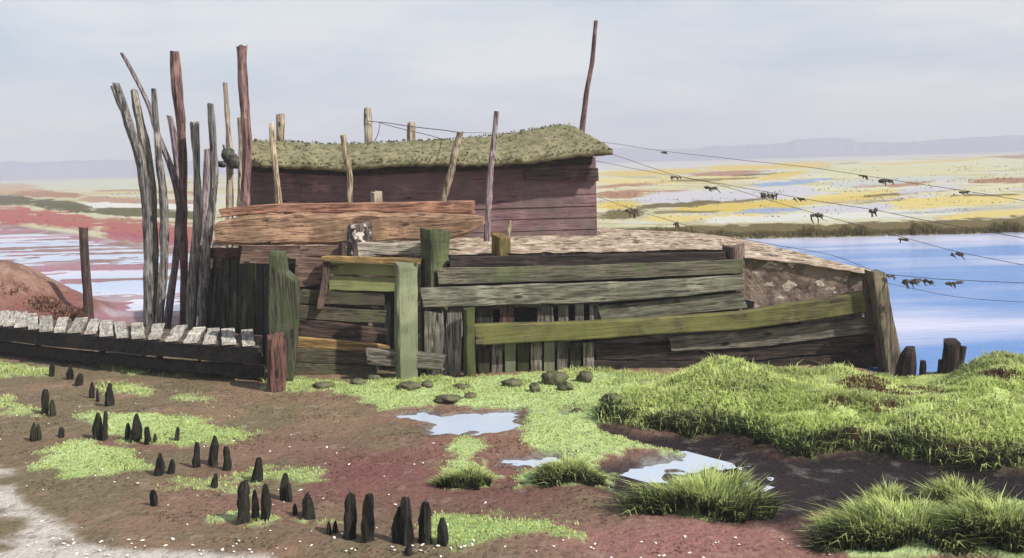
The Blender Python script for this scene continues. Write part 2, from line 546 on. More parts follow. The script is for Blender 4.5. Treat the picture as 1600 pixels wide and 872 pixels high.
def far_colour(U, V, base):
    c = base.copy()
    wob = (fbm(U * 0.02, V * 0.12, 71, 3) - 0.5)
    rag = (fbm(U * 0.055, V * 0.9, 72, 4) - 0.5)
    st1 = fbm(U * 0.006, V * 0.30, 74, 4); st2 = fbm(U * 0.010 + 9, V * 0.45, 75, 4)
    right = (U > 800)[:, None]
    for st, lo, col, a in ((st1, .60, (206, 192, 120), .75), (st2, .60, (206, 205, 214), .8), (1 - st1, .62, (186, 160, 110), .6), (1 - st2, .64, (168, 150, 84), .55)):
        m = (a * smooth(lo, lo + .05, st))[:, None] * np.where(right, 1, .85)
        c = c * (1 - m) + np.array(A(*col)) * m
    for k, (x0, y0, x1, y1, th, col, s) in enumerate(STRIPS):
        t = (U - x0) / (x1 - x0)
        yc = y0 + (y1 - y0) * t + wob * 5
        end = np.minimum(t, 1 - t) * abs(x1 - x0)
        taper = smooth(-8, 30, end + rag * 70)
        d = np.abs(V - yc) / (th * (0.5 + 0.5 * taper) + 1e-6) + rag * 1.3
        m = s * smooth(1.12, 0.9, d) * smooth(0.0, 0.25, taper) * (end > -40)
        cc = np.array(A(*col))
        c = c * (1 - m[:, None]) + cc * m[:, None]
    return c

def ground_colour(X, Y, f):
    n = X.size
    big = fbm(X * 0.32, Y * 0.42, 5, 4)
    med = fbm(X * 1.1, Y * 1.5, 6, 4)
    U, V, _ = to_px(X, Y)
    olive = np.array(A(134, 120, 84)); brown = np.array(A(160, 116, 92)); red = np.array(A(146, 88, 84)); tan = np.array(A(168, 130, 102))
    c = np.tile(brown, (n, 1))
    def over(m, col):
        nonlocal c
        m = np.clip(m, 0, 1)[:, None]
        c = c * (1 - m) + np.array(col) * m
    over(smooth(0.45, 0.62, big), olive)
    over(smooth(-0.2, -3.2, X + 1.5 * (med - .5)) * 0.85, olive)
    over(smooth(0.50, 0.60, med) * 0.55, tan)
    # the reddish stretch of weed-stained mud in the middle foreground
    redc = G(570, 740); over(0.95 * np.exp(-(((X - redc[0]) / 1.9) ** 2 + ((Y - redc[1]) / 1.5) ** 2)) * smooth(.3, .55, med + .1), red)
    redc = G(800, 770); over(0.85 * np.exp(-(((X - redc[0]) / 1.4) ** 2 + ((Y - redc[1]) / 0.9) ** 2)) * smooth(.3, .55, med + .1), A(134, 88, 80))
    redc = G(250, 690); over(0.6 * np.exp(-(((X - redc[0]) / 1.6) ** 2 + ((Y - redc[1]) / 0.5) ** 2)), red)
    pk = G(1060, 845); over(0.95 * np.exp(-(((X - pk[0]) / 1.5) ** 2 + ((Y - pk[1]) / 0.75) ** 2)), A(176, 116, 110))
    over(smooth(0.25, -0.3, f['chan']) * 0.98, A(54, 38, 48))
    over(smooth(0.25, -0.3, f['chan']) * np.maximum(smooth(0.42, 0.6, med) * 0.8, smooth(1.6, 4.5, X)), A(32, 21, 24))
    over(smooth(0.12, -0.1, f['silt']) * smooth(.36, .5, med), A(226, 216, 204))
    lime = np.array(A(186, 212, 132, .9)); lime2 = np.array(A(160, 188, 100, .85))
    gcol = lime * (1 - smooth(.4, .65, big))[:, None] + lime2 * smooth(.4, .65, big)[:, None]
    gm = np.clip(f['green'] * smooth(0.30, 0.44, med + 0.22 * f['green']), 0, 1)[:, None]
    c = c * (1 - gm) + gcol * gm
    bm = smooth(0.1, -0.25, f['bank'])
    over(bm, A(184, 202, 104, .95)); over(smooth(-.55, -.1, f['bank']) * bm * (Y < 14.5), A(66, 70, 40))  # the dark olive paints shade along the bank's lower edge
    over(smooth(0.2, 0.0, f['pud']) * .6, A(104, 90, 82)); over(smooth(0.06, -0.1, f['pud']), A(150, 150, 150))
    pm = smooth(0.3, -0.4, f['pool'])
    st = fbm(X * 0.10, Y * 0.5, 55, 4)
    pc = np.array(A(186, 126, 140)) * (1 - smooth(.42, .58, st))[:, None] + np.array(A(158, 120, 108)) * smooth(.42, .58, st)[:, None]
    pc = pc * (1 - 0.55 * smooth(.55, .66, fbm(X * .2, Y * .9, 56, 3)))[:, None] + np.array(A(206, 198, 208)) * (0.55 * smooth(.55, .66, fbm(X * .2, Y * .9, 56, 3)))[:, None]
    c = c * (1 - pm[:, None]) + pc * pm[:, None]
    sh = smooth(-10.2, -12.9, X) * np.exp(-((Y - 25.8) / 2.4) ** 2)
    over(smooth(.02, .15, sh), A(150, 92, 80)); over(smooth(.35, .7, sh + .3 * (med - .5)), A(170, 130, 108)); over(smooth(.1, .3, sh) * smooth(.52, .62, fbm(X * 3, Y * 3, 57, 3)) * .7, A(128, 84, 70))
    over(smooth(0.3, -0.6, f['river']), A(70, 84, 96))
    # the marsh beyond
    far = smooth(34, 42, Y) * (1 - np.maximum(pm, smooth(0.3, -0.6, f['river'])))
    fb = np.tile(np.array(A(*C_CREAM)), (n, 1))
    v2 = fbm(X * 0.01, Y * 0.03, 81, 4)[:, None]
    fb = fb * (0.85 + 0.3 * v2)
    fb = np.where((X < -2)[:, None], fb * np.array([0.92, 0.9, 0.92]), fb)
    sel = Y > 33
    fc = fb.copy()
    if sel.any():
        fc[sel] = far_colour(U[sel], V[sel], fb[sel])
    c = c * (1 - far[:, None]) + fc * far[:, None]
    wet = np.clip(0.1 * smooth(0.25, -0.3, f['chan']) + 0.9 * pm + 0.25 * (1 - far) + smooth(.5, .0, f['pud']), 0, 1) * (1 - bm) * (1 - 0.8 * gm[:, 0])
    return np.clip(c, 0.004, 0.95), wet

def build_ground():
    th = np.concatenate([np.linspace(-180, -36, 50)[:-1], np.linspace(-36, 36, 620), np.linspace(36, 180, 50)[1:-1]])
    r = [0.3, 1.0, 2.0, 3.2, 4.5]
    while r[-1] < 1400:
        v = r[-1]
        r.append(v * (1.006 if 7 < v < 20 else 1.009 if v < 75 else 1.014))
    r = np.array(r); th = np.radians(th)
    nt_, nr = len(th), len(r)
    X = (r[:, None] * np.sin(th)[None, :]).ravel(); Y = (r[:, None] * np.cos(th)[None, :]).ravel()
    f = zone_fields(X, Y)
    Z = height(X, Y, f)
    c, wet = ground_colour(X, Y, f)
    V = np.column_stack([X, Y, Z])
    i = np.arange(nr - 1)[:, None] * nt_; j = np.arange(nt_)[None, :]; j2 = (j + 1) % nt_
    F = np.stack([i + j, i + j2, i + nt_ + j2, i + nt_ + j], -1).reshape(-1, 4)[:, ::-1]
    m, nt, b, out = newmat('marsh_ground')
    at = node(nt, 'ShaderNodeVertexColor', layer_name='Col')
    wa = node(nt, 'ShaderNodeAttribute', attribute_name='wet')
    t = node(nt, 'ShaderNodeTexCoord')
    n1_ = node(nt, 'ShaderNodeTexNoise'); n1_.inputs['Scale'].default_value = 14; n1_.inputs['Detail'].default_value = 8
    n1_.inputs['Roughness'].default_value = 0.7
    n2_ = node(nt, 'ShaderNodeTexNoise'); n2_.inputs['Scale'].default_value = 3.5; n2_.inputs['Detail'].default_value = 8
    for q in (n1_, n2_):
        nt.links.new(t.outputs['Object'], q.inputs['Vector'])
    dk = mixc(nt, 0.65, at.outputs['Color'], (0.33, 0.30, 0.28), 'MULTIPLY')
    lt = mixc(nt, 0.14, at.outputs['Color'], (0.5, 0.45, 0.38))
    cc = mixc(nt, ramp(nt, n1_.outputs['Fac'], 0.50, 0.36), at.outputs['Color'], dk)
    cc = mixc(nt, ramp(nt, n2_.outputs['Fac'], 0.56, 0.70), cc, lt)
    nt.links.new(cc, b.inputs['Base Color'])
    mr = node(nt, 'ShaderNodeMapRange')
    mr.inputs['To Min'].default_value = 0.95; mr.inputs['To Max'].default_value = 0.5
    nt.links.new(wa.outputs['Fac'], mr.inputs['Value'])
    nt.links.new(mr.outputs[0], b.inputs['Roughness'])
    b.inputs['Specular IOR Level'].default_value = 0.25
    bp = node(nt, 'ShaderNodeBump'); bp.inputs['Strength'].default_value = 1.0; bp.inputs['Distance'].default_value = 0.07
    addn = node(nt, 'ShaderNodeMath', operation='MULTIPLY_ADD')
    addn.inputs[1].default_value = 0.6
    nt.links.new(n1_.outputs['Fac'], addn.inputs[0]); nt.links.new(n2_.outputs['Fac'], addn.inputs[2])
    nt.links.new(addn.outputs[0], bp.inputs['Height']); nt.links.new(bp.outputs[0], b.inputs['Normal'])
    me = mesh_np('ground', V, F, m, True, c, {'wet': wet})
    tag(put('ground', me), 'brown tidal mud and salt marsh stretching to the far hills', 'ground', kind='structure')

build_ground()

def ground_at(x, y):
    """ground point seen at photo pixel"""
    z = 0.0
    for _ in range(5):
        p = G(x, y, z)
        z = float(height(np.array([p[0]]), np.array([p[1]]))[0])
    return np.array([p[0], p[1], z])

def hz(x, y):
    return float(height(np.array([x]), np.array([y]))[0])

# water
def water_sheet(name, poly, z, mat, label):
    n = len(poly)
    me = mesh_np(name, [(p[0], p[1], 0) for p in poly], [tuple(range(n))], mat)
    o = put(name, me, None, Matrix.Translation((0, 0, z)))
    return tag(o, label, 'water', kind='structure')

def grow(poly, d):
    c = poly.mean(0)
    v = poly - c
    return c + v * (1 + d / np.maximum(np.linalg.norm(v, axis=1, keepdims=True), .1))

M_RIVER = water_mat('river_water', A(36, 116, 192, 1), A(186, 188, 216, 1), 0.06, (1.0, 4, 1), 0.18)  # lilac patches paint the horizon's reflection into the water colour
M_POOL = water_mat('pool_water', A(170, 190, 225, .95), A(214, 206, 224, .95), 0.008, (1.2, 5, 1), 0.08)
M_PUD = water_mat('puddle_water', A(168, 192, 224, .85), A(196, 208, 226, .85), 0.004, (4, 8, 1), 0.04)
water_sheet('river', grow(RIVER, 1.5), -0.10, M_RIVER, 'blue tidal river behind the quay')
water_sheet('tidal_pool', grow(POOL, 1.0), -0.105, M_POOL, 'pale shallow water over pink mudflat beyond the footbridge')
for p, lab in zip(PUDDLES, ('largest pale puddle below the timber wall', 'small pale puddle beside a grass tuft',
                            'tiny puddle by the dark edge of the bank', 'ragged puddle at the head of the dark channel',
                            'sliver of water lying in the dark channel mud')):
    water_sheet('puddle', grow(p, 0.35), -0.045 if 'channel' not in lab else -0.085, M_PUD, lab)

# hills
def build_hills():
    R = 1150.0
    pts = [(-1200, 30), (-300, 26), (0, 24), (30, 26), (60, 22), (80, 24), (200, 24), (330, 18), (500, 14), (800, 12), (960, 20), (1000, 18),
           (1090, 15), (1120, 19), (1230, 19), (1245, 26), (1300, 27), (1335, 25), (1345, 17), (1420, 16), (1500, 19), (1600, 21), (1800, 26), (2600, 32)]
    px = np.array([p[0] for p in pts], float); hp = np.array([p[1] for p in pts], float)
    xs = np.linspace(-1200, 2600, 1500)
    hh = np.interp(xs, px, hp) + 3.2 * (fbm(xs * 0.05, xs * 0, 91, 4) - 0.5) + 2.2 * (fbm(xs * 0.4, xs * 0, 92, 2) - .5)
    H = hh * R / FPX * .86
    ang = np.arctan((xs - 800) / FPX)
    V = []; rows = [(0.0, -1.0), (0.02, 0.35), (0.045, 0.8), (0.07, 1.0), (0.12, 0.7), (0.2, -0.2)]
    for dr, k in rows:
        rr = R * (1 + dr)
        kk = k + (0.12 * (fbm(xs * 0.12, xs * 0 + dr * 40, 95, 3) - 0.5) if 0 < k < 1 else 0)
        V.append(np.column_stack([rr * np.sin(ang), rr * np.cos(ang), (CAM_H + H * kk * (1 + dr)) if k > 0 else np.full(xs.shape, -1.0)]))
    n = len(xs); V = np.vstack(V)
    F = []
    for a in range(len(rows) - 1):
        i = np.arange(n - 1)
        F.append(np.stack([a * n + i, a * n + i + 1, (a + 1) * n + i + 1, (a + 1) * n + i], -1))
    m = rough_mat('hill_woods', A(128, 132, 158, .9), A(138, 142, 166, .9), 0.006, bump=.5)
    tag(put('hills', mesh_np('hills', V, np.vstack(F), m, True)), 'low hazy lavender hills along the horizon', 'hills', kind='structure')
build_hills()

# ------------------------------------------------------------------ solids
def section_rect(hw, hd, ch=0.18):
    c = ch * min(hw, hd)
    return np.array([(-hw + c, -hd), (hw - c, -hd), (hw, -hd + c), (hw, hd - c), (hw - c, hd), (-hw + c, hd), (-hw, hd - c), (-hw, -hd + c)])

def loft(rings, caps=True):
    """rings: list of (k,3) arrays"""
    k = len(rings[0]); V = np.vstack(rings); F = []
    for a in range(len(rings) - 1):
        for i in range(k):
            j = (i + 1) % k
            F.append((a * k + i, a * k + j, (a + 1) * k + j, (a + 1) * k + i))
    if caps:
        F.append(tuple(range(k))[::-1])
        F.append(tuple((len(rings) - 1) * k + i for i in range(k)))
    return V, F

def resample(ctrl, step):
    ctrl = np.asarray(ctrl, float)
    seg = np.linalg.norm(np.diff(ctrl[:, :3], axis=0), axis=1)
    s = np.concatenate([[0], np.cumsum(seg)])
    n = max(3, int(s[-1] / step) + 1)
    t = np.linspace(0, s[-1], n)
    out = np.column_stack([np.interp(t, s, ctrl[:, k]) for k in range(ctrl.shape[1])])
    if len(ctrl) > 2 and n > 5:         # soften the corners
        sm = out.copy()
        for _ in range(2):
            sm[1:-1] = 0.25 * sm[:-2] + 0.5 * sm[1:-1] + 0.25 * sm[2:]
        out = sm
    return out, t

_seed = [100]
def timber(name, ctrl, thick, mat, parent=None, rag=0.11, lean=0.0, base=None):
    """a board or beam seen face-on: ctrl = (pixel x, pixel y top, pixel y bottom, distance)"""
    _seed[0] += 1
    sd = _seed[0]
    C = []
    for x, yt, yb, d in ctrl:
        a, b = P(x, yt, d), P(x, yb, d)
        C.append([*((a + b) / 2), np.linalg.norm(a - b) / 2])
    C, t = resample(C, 0.14)
    p0, p1 = C[0, :3], C[-1, :3]
    xa = (p1 - p0) / np.linalg.norm(p1 - p0)
    za = np.array([0, 0, 1.0]); za = za - xa * za.dot(xa); za /= np.linalg.norm(za)
    ya = np.cross(za, xa)
    if lean:
        za, ya = za * math.cos(lean) + ya * math.sin(lean), ya * math.cos(lean) - za * math.sin(lean)
    o0 = (p0 + p1) / 2 + ya * thick / 2
    rings = []
    n = len(C)
    for i in range(n):
        q = C[i, :3] + ya * thick / 2 - o0
        h = C[i, 3]
        sec = section_rect(h, thick / 2, 0.22)
        u = np.array([t[i] * 3.1])
        up = 1 + rag * 2.2 * (fbm(u, u * 0 + 1, sd, 3)[0] - 0.5)
        dn = 1 + rag * 2.2 * (fbm(u, u * 0 + 5, sd + 1, 3)[0] - 0.5)
        ring = []
        for k, (a, b) in enumerate(sec):
            a2 = a * (up if a > 0 else dn)
            e = 0.0
            if i in (0, n - 1):
                e = 0.08 * (_hash(np.array([k]), np.array([i]), sd)[0] - 0.5)
            ring.append([q.dot(xa) + e, q.dot(ya) + b * (1 + 0.1 * (fbm(u * 2, u * 0 + k, sd + 2, 2)[0] - .5)), q.dot(za) + a2])
        rings.append(np.array(ring))
    V, F = loft(rings)
    me = mesh_np(name, V, F, mat)
    R = Matrix(((xa[0], ya[0], za[0], o0[0]), (xa[1], ya[1], za[1], o0[1]), (xa[2], ya[2], za[2], o0[2]), (0, 0, 0, 1)))
    return put(name, me, parent, R)

def pole(name, pts, d, mat, parent=None, sides=9, bury=0.35, square=None, rot=0.0, rag=0.1, rug=0.0, d_end=None, top='flat', ratio=1.0, step=0.1):
    """an upright from its pixels: pts = (x, y, width px) from the top down, standing d metres away"""
    _seed[0] += 1
    sd = _seed[0]
    C = []
    for k, (x, y, w) in enumerate(pts):
        dd = d if d_end is None else d + (d_end - d) * k / (len(pts) - 1)
        C.append([*P(x, y, dd), 0.5 * w * dd / FPX])
    C = np.array(C)
    if bury:
        v = C[-1, :3] - C[-2, :3]; v /= np.linalg.norm(v)
        C = np.vstack([C, [*(C[-1, :3] + v * bury), C[-1, 3]]])
    C, t = resample(C, step)
    o0 = C[-1, :3].copy()
    rings = []
    if square:
        sec = section_rect(1.0, ratio, 0.2)
        c_, s_ = math.cos(rot), math.sin(rot)
        sec = np.array([(a * c_ - b * s_, a * s_ + b * c_) for a, b in sec])
        sec /= np.abs(sec[:, 0]).max()
    else:
        an = np.linspace(0, 2 * math.pi, sides, endpoint=False)
        sec = np.column_stack([np.cos(an), np.sin(an) * ratio])
    if top == 'round':
        extra = []
        for f_, up in ((0.35, 0.55), (0.75, 0.3)):
            r0 = C[0].copy(); v = C[0, :3] - C[1, :3]; v /= np.linalg.norm(v)
            r0[:3] += v * C[0, 3] * up; r0[3] *= f_
            extra.append(r0)
        C = np.vstack([extra, C]); t = np.concatenate([[-.1, -.05], t])
    for i in range(len(C)):
        u = np.array([t[i] * 4.0])
        ring = []
        wob = 1 + rag * (fbm(u, u * 0 + 3, sd, 2)[0] - 0.5)
        for k, (a, b) in enumerate(sec):
            jj = wob * (1 + rag * 1.5 * (vnoise(u * .8, u * 0 + k * 1.7, sd + 3)[0] - 0.5))
            z = C[i, 2] - o0[2]
            if i == 0 and top != 'round':
                z += C[i, 3] * 0.7 * (_hash(np.array([k]), np.array([3]), sd)[0] - 0.5)
            if rug:
                q = fbm(u * 1.6 + 10, u * 0 + k * 0.9 + sd, sd, 3)[0] - .5
                jj *= 1 + rug * 2 * q
                z += rug * C[i, 3] * 1.6 * (vnoise(u * .2, u * 0 + k * 1.3 + 5, sd)[0] - .5) * max(0.0, 1 - i / max(1, len(C) * .5))
            ring.append([C[i, 0] - o0[0] + a * C[i, 3] * jj, C[i, 1] - o0[1] + b * C[i, 3] * jj, z])
        rings.append(np.array(ring))
    rings = rings[::-1]
    V, F = loft(rings)
    me = mesh_np(name, V, F, mat, smooth_=False)
    return put(name, me, parent, Matrix.Translation(Vector([float(v) for v in o0])))

def blob(name, c, r, mat, parent=None, amp=0.35, seed=0, nu=18, nv=11, freq=1.6, flat=None, smooth_=True):
    """an irregular lump (stone, knot of weed) with radii r"""
    th = np.linspace(0, 2 * math.pi, nu, endpoint=False)
    ph = np.linspace(0, math.pi, nv)
    V = []
    for p in ph:
        for a in th:
            V.append((math.sin(p) * math.cos(a), math.sin(p) * math.sin(a), math.cos(p)))
    V = np.array(V)
    n = fbm(V[:, 0] * freq + V[:, 2] * 1.3 + seed * 3.7 + 20, V[:, 1] * freq - V[:, 2] * 0.9 + 40, seed, 3) - 0.5
    V = V * (1 + amp * 2 * n)[:, None]
    V[:nu] = V[:nu].mean(0); V[-nu:] = V[-nu:].mean(0)
    V = V * np.array(r)
    if flat is not None:
        V[:, 2] = np.maximum(V[:, 2], -r[2] * flat)
    F = []
    for i in range(nv - 1):
        for j in range(nu):
            F.append((i * nu + j, (i + 1) * nu + j, (i + 1) * nu + (j + 1) % nu, i * nu + (j + 1) % nu))
    me = mesh_np(name, V, F, mat, smooth_)
    return put(name, me, parent, Matrix.Translation(Vector([float(v) for v in c])))

def blades(name, B, H, W, AZ, BEND, cols, mat=None, tipk=0.25, base=None):
    """grass: one strip of two quads and a tip per blade; arrays over blades"""
    n = len(B)
    dx = np.cos(AZ); dy = np.sin(AZ)
    side = np.column_stack([-dy, dx, np.zeros(n)])
    out = np.column_stack([dx, dy, np.zeros(n)])
    up = np.array([0, 0, 1.0])
    V = np.zeros((n, 5, 3)); C = np.zeros((n, 5, 3))
    h = H[:, None]; w = W[:, None]; b = BEND[:, None]
    V[:, 0] = B - side * w; V[:, 1] = B + side * w
    mid = B + up * h * 0.55 + out * h * b * 0.3
    V[:, 2] = mid + side * w * 0.75; V[:, 3] = mid - side * w * 0.75
    V[:, 4] = B + up * h * (1 - 0.35 * b) + out * h * b
    for k in range(5):
        C[:, k] = cols
    i = np.arange(n)[:, None] * 5
    Q = i + np.array([[0, 1, 2, 3]])
    T = i + np.array([[3, 2, 4]])
    me = bpy.data.meshes.new(name)
    V = V.reshape(-1, 3)
    if base is not None:
        V = V - np.asarray(base)
    me.vertices.add(len(V)); me.vertices.foreach_set('co', V.astype(np.float32).ravel())
    li = np.concatenate([Q.ravel(), T.ravel()]).astype(np.int32)
    me.loops.add(len(li)); me.loops.foreach_set('vertex_index', li)
    ls = np.concatenate([np.arange(n) * 4, 4 * n + np.arange(n) * 3]).astype(np.int32)
    me.polygons.add(2 * n); me.polygons.foreach_set('loop_start', ls)
    me.update(calc_edges=True)
    at = me.color_attributes.new('Col', 'FLOAT_COLOR', 'POINT')
    c4 = np.ones((len(V), 4), np.float32); c4[:, :3] = C.reshape(-1, 3)
    at.data.foreach_set('color', c4.ravel())
    me.materials.append(mat or M_LEAF)
    return me

# ------------------------------------------------------------------ wood colours
W_GREY = wood(A(170, 162, 148), A(84, 76, 70), axis='Z')
W_GREYD = wood(A(146, 140, 134), A(62, 56, 56), axis='Z')
W_LILAC = wood(A(164, 146, 148), A(84, 66, 72), axis='Z')
W_RED = wood(A(132, 98, 92), A(68, 46, 46), axis='Z')
W_TAN = wood(A(196, 176, 142), A(96, 78, 62), axis='Z')
W_PALE = wood(A(202, 186, 160), A(128, 110, 92), axis='Z')
W_BRN = wood(A(108, 84, 74), A(52, 40, 36), axis='Z')
W_RUST = wood(A(124, 84, 72), A(64, 42, 38), axis='Z')
W_BLACK = wood(A(42, 42, 34), A(18, 17, 15), A(46, 54, 28), 0.45, axis='Z', rough=0.6)
W_STAKE = wood(A(56, 51, 44), A(15, 14, 13), A(54, 60, 34), 0.35, axis='Z', rough=0.9)
W_SPECK = wood(A(112, 98, 92), A(54, 44, 42), axis='Z', lichen=0.55, lich_col=A(220, 210, 196))
W_OCHRE = wood(A(140, 112, 48), A(70, 56, 30), A(96, 92, 40), 0.4, axis='Z')
W_GREENP = wood(A(144, 136, 112), A(90, 84, 68), A(142, 150, 112), 0.65, axis='Z')
W_GREENDK = wood(A(74, 68, 50), A(34, 31, 24), A(74, 80, 42), 0.5, axis='Z')
W_GREYV = wood(A(146, 138, 126), A(70, 62, 56), A(110, 112, 86), 0.3, axis='Z')
B_GREYG = wood(A(138, 134, 112), A(82, 78, 66), A(126, 132, 96), 0.35)
B_GREYG2 = wood(A(152, 148, 126), A(92, 88, 74), A(138, 144, 108), 0.35)
B_GREENL = wood(A(132, 124, 102), A(82, 76, 62), A(122, 132, 84), 0.42)
B_GREY = wood(A(136, 128, 112), A(78, 70, 62), A(110, 112, 84), 0.15)
B_OLIVE = wood(A(128, 116, 78), A(76, 68, 46), A(132, 130, 62), 0.6)
B_YGREEN = wood(A(152, 146, 92), A(100, 98, 60), A(152, 156, 92), 0.7)
B_OCHRE = wood(A(186, 146, 80), A(110, 84, 48), A(140, 130, 70), 0.25)
B_DKG = wood(A(108, 96, 76), A(54, 48, 40), A(98, 100, 64), 0.42)
B_BRN = wood(A(112, 88, 76), A(58, 44, 40))
B_DBRN = wood(A(82, 66, 58), A(40, 32, 30), A(70, 74, 44), 0.2)
B_BLACK = wood(A(52, 46, 42), A(24, 21, 20), A(50, 56, 34), 0.25)
B_FACE = wood(A(150, 118, 100), A(96, 70, 60))
B_ORANGE = wood(A(180, 128, 98, .75), A(112, 74, 56))
B_LOG = wood(A(176, 136, 102, .75), A(112, 82, 62), A(150, 132, 90), 0.3)
B_WHITE = wood(A(200, 190, 168), A(112, 100, 86))
B_SLAT = wood(A(200, 194, 180), A(140, 130, 120))
B_MAROON = wood(A(96, 52, 54), A(48, 26, 30))

# ------------------------------------------------------------------ earth bank behind the timber wall
def build_bank():
    fx = [(326, 470, 20.4), (334, 402, 20.2), (470, 398, 18.4), (640, 400, 17.9), (705, 399, 17.62), (900, 396, 17.62), (1128, 390, 17.62), (1165, 404, 17.55), (1250, 414, 17.4), (1356, 428, 17.22)]
    bx = [(322, 470, 25.0), (332, 376, 25.5), (470, 366, 27.0), (640, 362, 27.0), (730, 358, 27.0), (900, 354, 27.0), (1095, 364, 25.2), (1150, 372, 23.6), (1262, 397, 20.2), (1374, 426, 17.5)]
    Fp = np.array([P(*v) for v in fx]); Bp = np.array([P(*v) for v in bx])
    s = np.concatenate([[0], np.cumsum(np.linalg.norm(np.diff(Fp, axis=0), axis=1))])
    t = np.linspace(0, s[-1], 170)
    Fp = np.column_stack([np.interp(t, s, Fp[:, k]) for k in range(3)])
    Bp = np.column_stack([np.interp(t, s, Bp[:, k]) for k in range(3)])
    rows = []
    n = len(t)
    for zf in (-0.5, 0.25, 0.55, 0.8, 0.95):      # the front face, hidden by the boards but for the slumped end
        q = Fp.copy()
        q[:, 2] = -0.5 + (Fp[:, 2] + 0.5) * ((zf + 0.5) / 1.45) if zf > -0.5 else -0.5
        q[:, 1] += 0.10
        q[:, 1] += 0.06 * (fbm(t * 2.1, np.full(n, zf * 6), 131, 3) - 0.5)
        rows.append(q)
    for k, v in enumerate(np.linspace(0.02, 1, 46) ** 1.4):
        q = Fp * (1 - v) + Bp * v
        nz = fbm(q[:, 0] * 2.2, q[:, 1] * 2.2, 133, 4) - 0.5
        q[:, 2] += 0.16 * nz * min(1, 4 * v * (1.02 - v) + 0.25)
        if k == 0:
            q[:, 2] += 0.05 * (fbm(t * 5, t * 0, 135, 3) - 0.2)
        rows.append(q)
    q = rows[-1].copy(); q[:, 2] = -0.6; q[:, 1] += 0.25; q[:, 0] += 0.06
    rows.append(q)
    V = np.vstack(rows); F = []
    i = np.arange(n - 1)
    for a in range(len(rows) - 1):
        F.append(np.stack([a * n + i, a * n + i + 1, (a + 1) * n + i + 1, (a + 1) * n + i], -1))
    m, nt, b, out = newmat('bank_earth')
    tco = node(nt, 'ShaderNodeTexCoord'); geo = node(nt, 'ShaderNodeNewGeometry')
    n1_ = node(nt, 'ShaderNodeTexNoise'); n1_.inputs['Scale'].default_value = 3.2; n1_.inputs['Detail'].default_value = 8; n1_.inputs['Roughness'].default_value = .65
    vo = node(nt, 'ShaderNodeTexVoronoi'); vo.inputs['Scale'].default_value = 5.5
    mp_ = node(nt, 'ShaderNodeMapping'); mp_.inputs['Scale'].default_value = (1, 1, 2.2)
    nt.links.new(tco.outputs['Object'], mp_.inputs[0])
    nt.links.new(tco.outputs['Object'], n1_.inputs['Vector']); nt.links.new(mp_.outputs[0], vo.inputs['Vector'])
    c = mixc(nt, ramp(nt, n1_.outputs['Fac'], 0.40, 0.60), A(224, 204, 178, .8), A(178, 152, 124, .8))
    n3_ = node(nt, 'ShaderNodeTexNoise'); n3_.inputs['Scale'].default_value = 7; n3_.inputs['Detail'].default_value = 6
    mp3 = node(nt, 'ShaderNodeMapping'); mp3.inputs['Scale'].default_value = (.55, .8, 1)
    nt.links.new(tco.outputs['Object'], mp3.inputs[0]); nt.links.new(mp3.outputs[0], n3_.inputs['Vector'])
    c = mixc(nt, ramp(nt, n3_.outputs['Fac'], 0.53, 0.60), c, A(132, 106, 84))
    st_ = mixc(nt, ramp(nt, vo.outputs['Distance'], 0.25, 0.7), c, A(120, 96, 78))
    c = mixc(nt, 0.35, c, st_)
    sp = node(nt, 'ShaderNodeSeparateXYZ'); nt.links.new(geo.outputs['Normal'], sp.inputs[0])
    soil = mixc(nt, ramp(nt, n1_.outputs['Fac'], 0.42, 0.6), A(172, 148, 130), A(124, 102, 88))
    soil = mixc(nt, ramp(nt, n3_.outputs['Fac'], 0.60, 0.64), soil, A(226, 206, 184))
    c = mixc(nt, ramp(nt, sp.outputs['Z'], 0.35, 0.6), soil, c)
    nt.links.new(c, b.inputs['Base Color'])
    b.inputs['Roughness'].default_value = 0.95; b.inputs['Specular IOR Level'].default_value = 0.15
    bp = node(nt, 'ShaderNodeBump'); bp.inputs['Strength'].default_value = 1; bp.inputs['Distance'].default_value = 0.1
    nt.links.new(n1_.outputs['Fac'], bp.inputs['Height']); nt.links.new(bp.outputs[0], b.inputs['Normal'])
    tag(put('earth_bank', mesh_np('earth_bank', V, np.vstack(F), m, True)), 'stony tan earth bank held up by the old timber wall', 'earth bank', kind='structure')
build_bank()

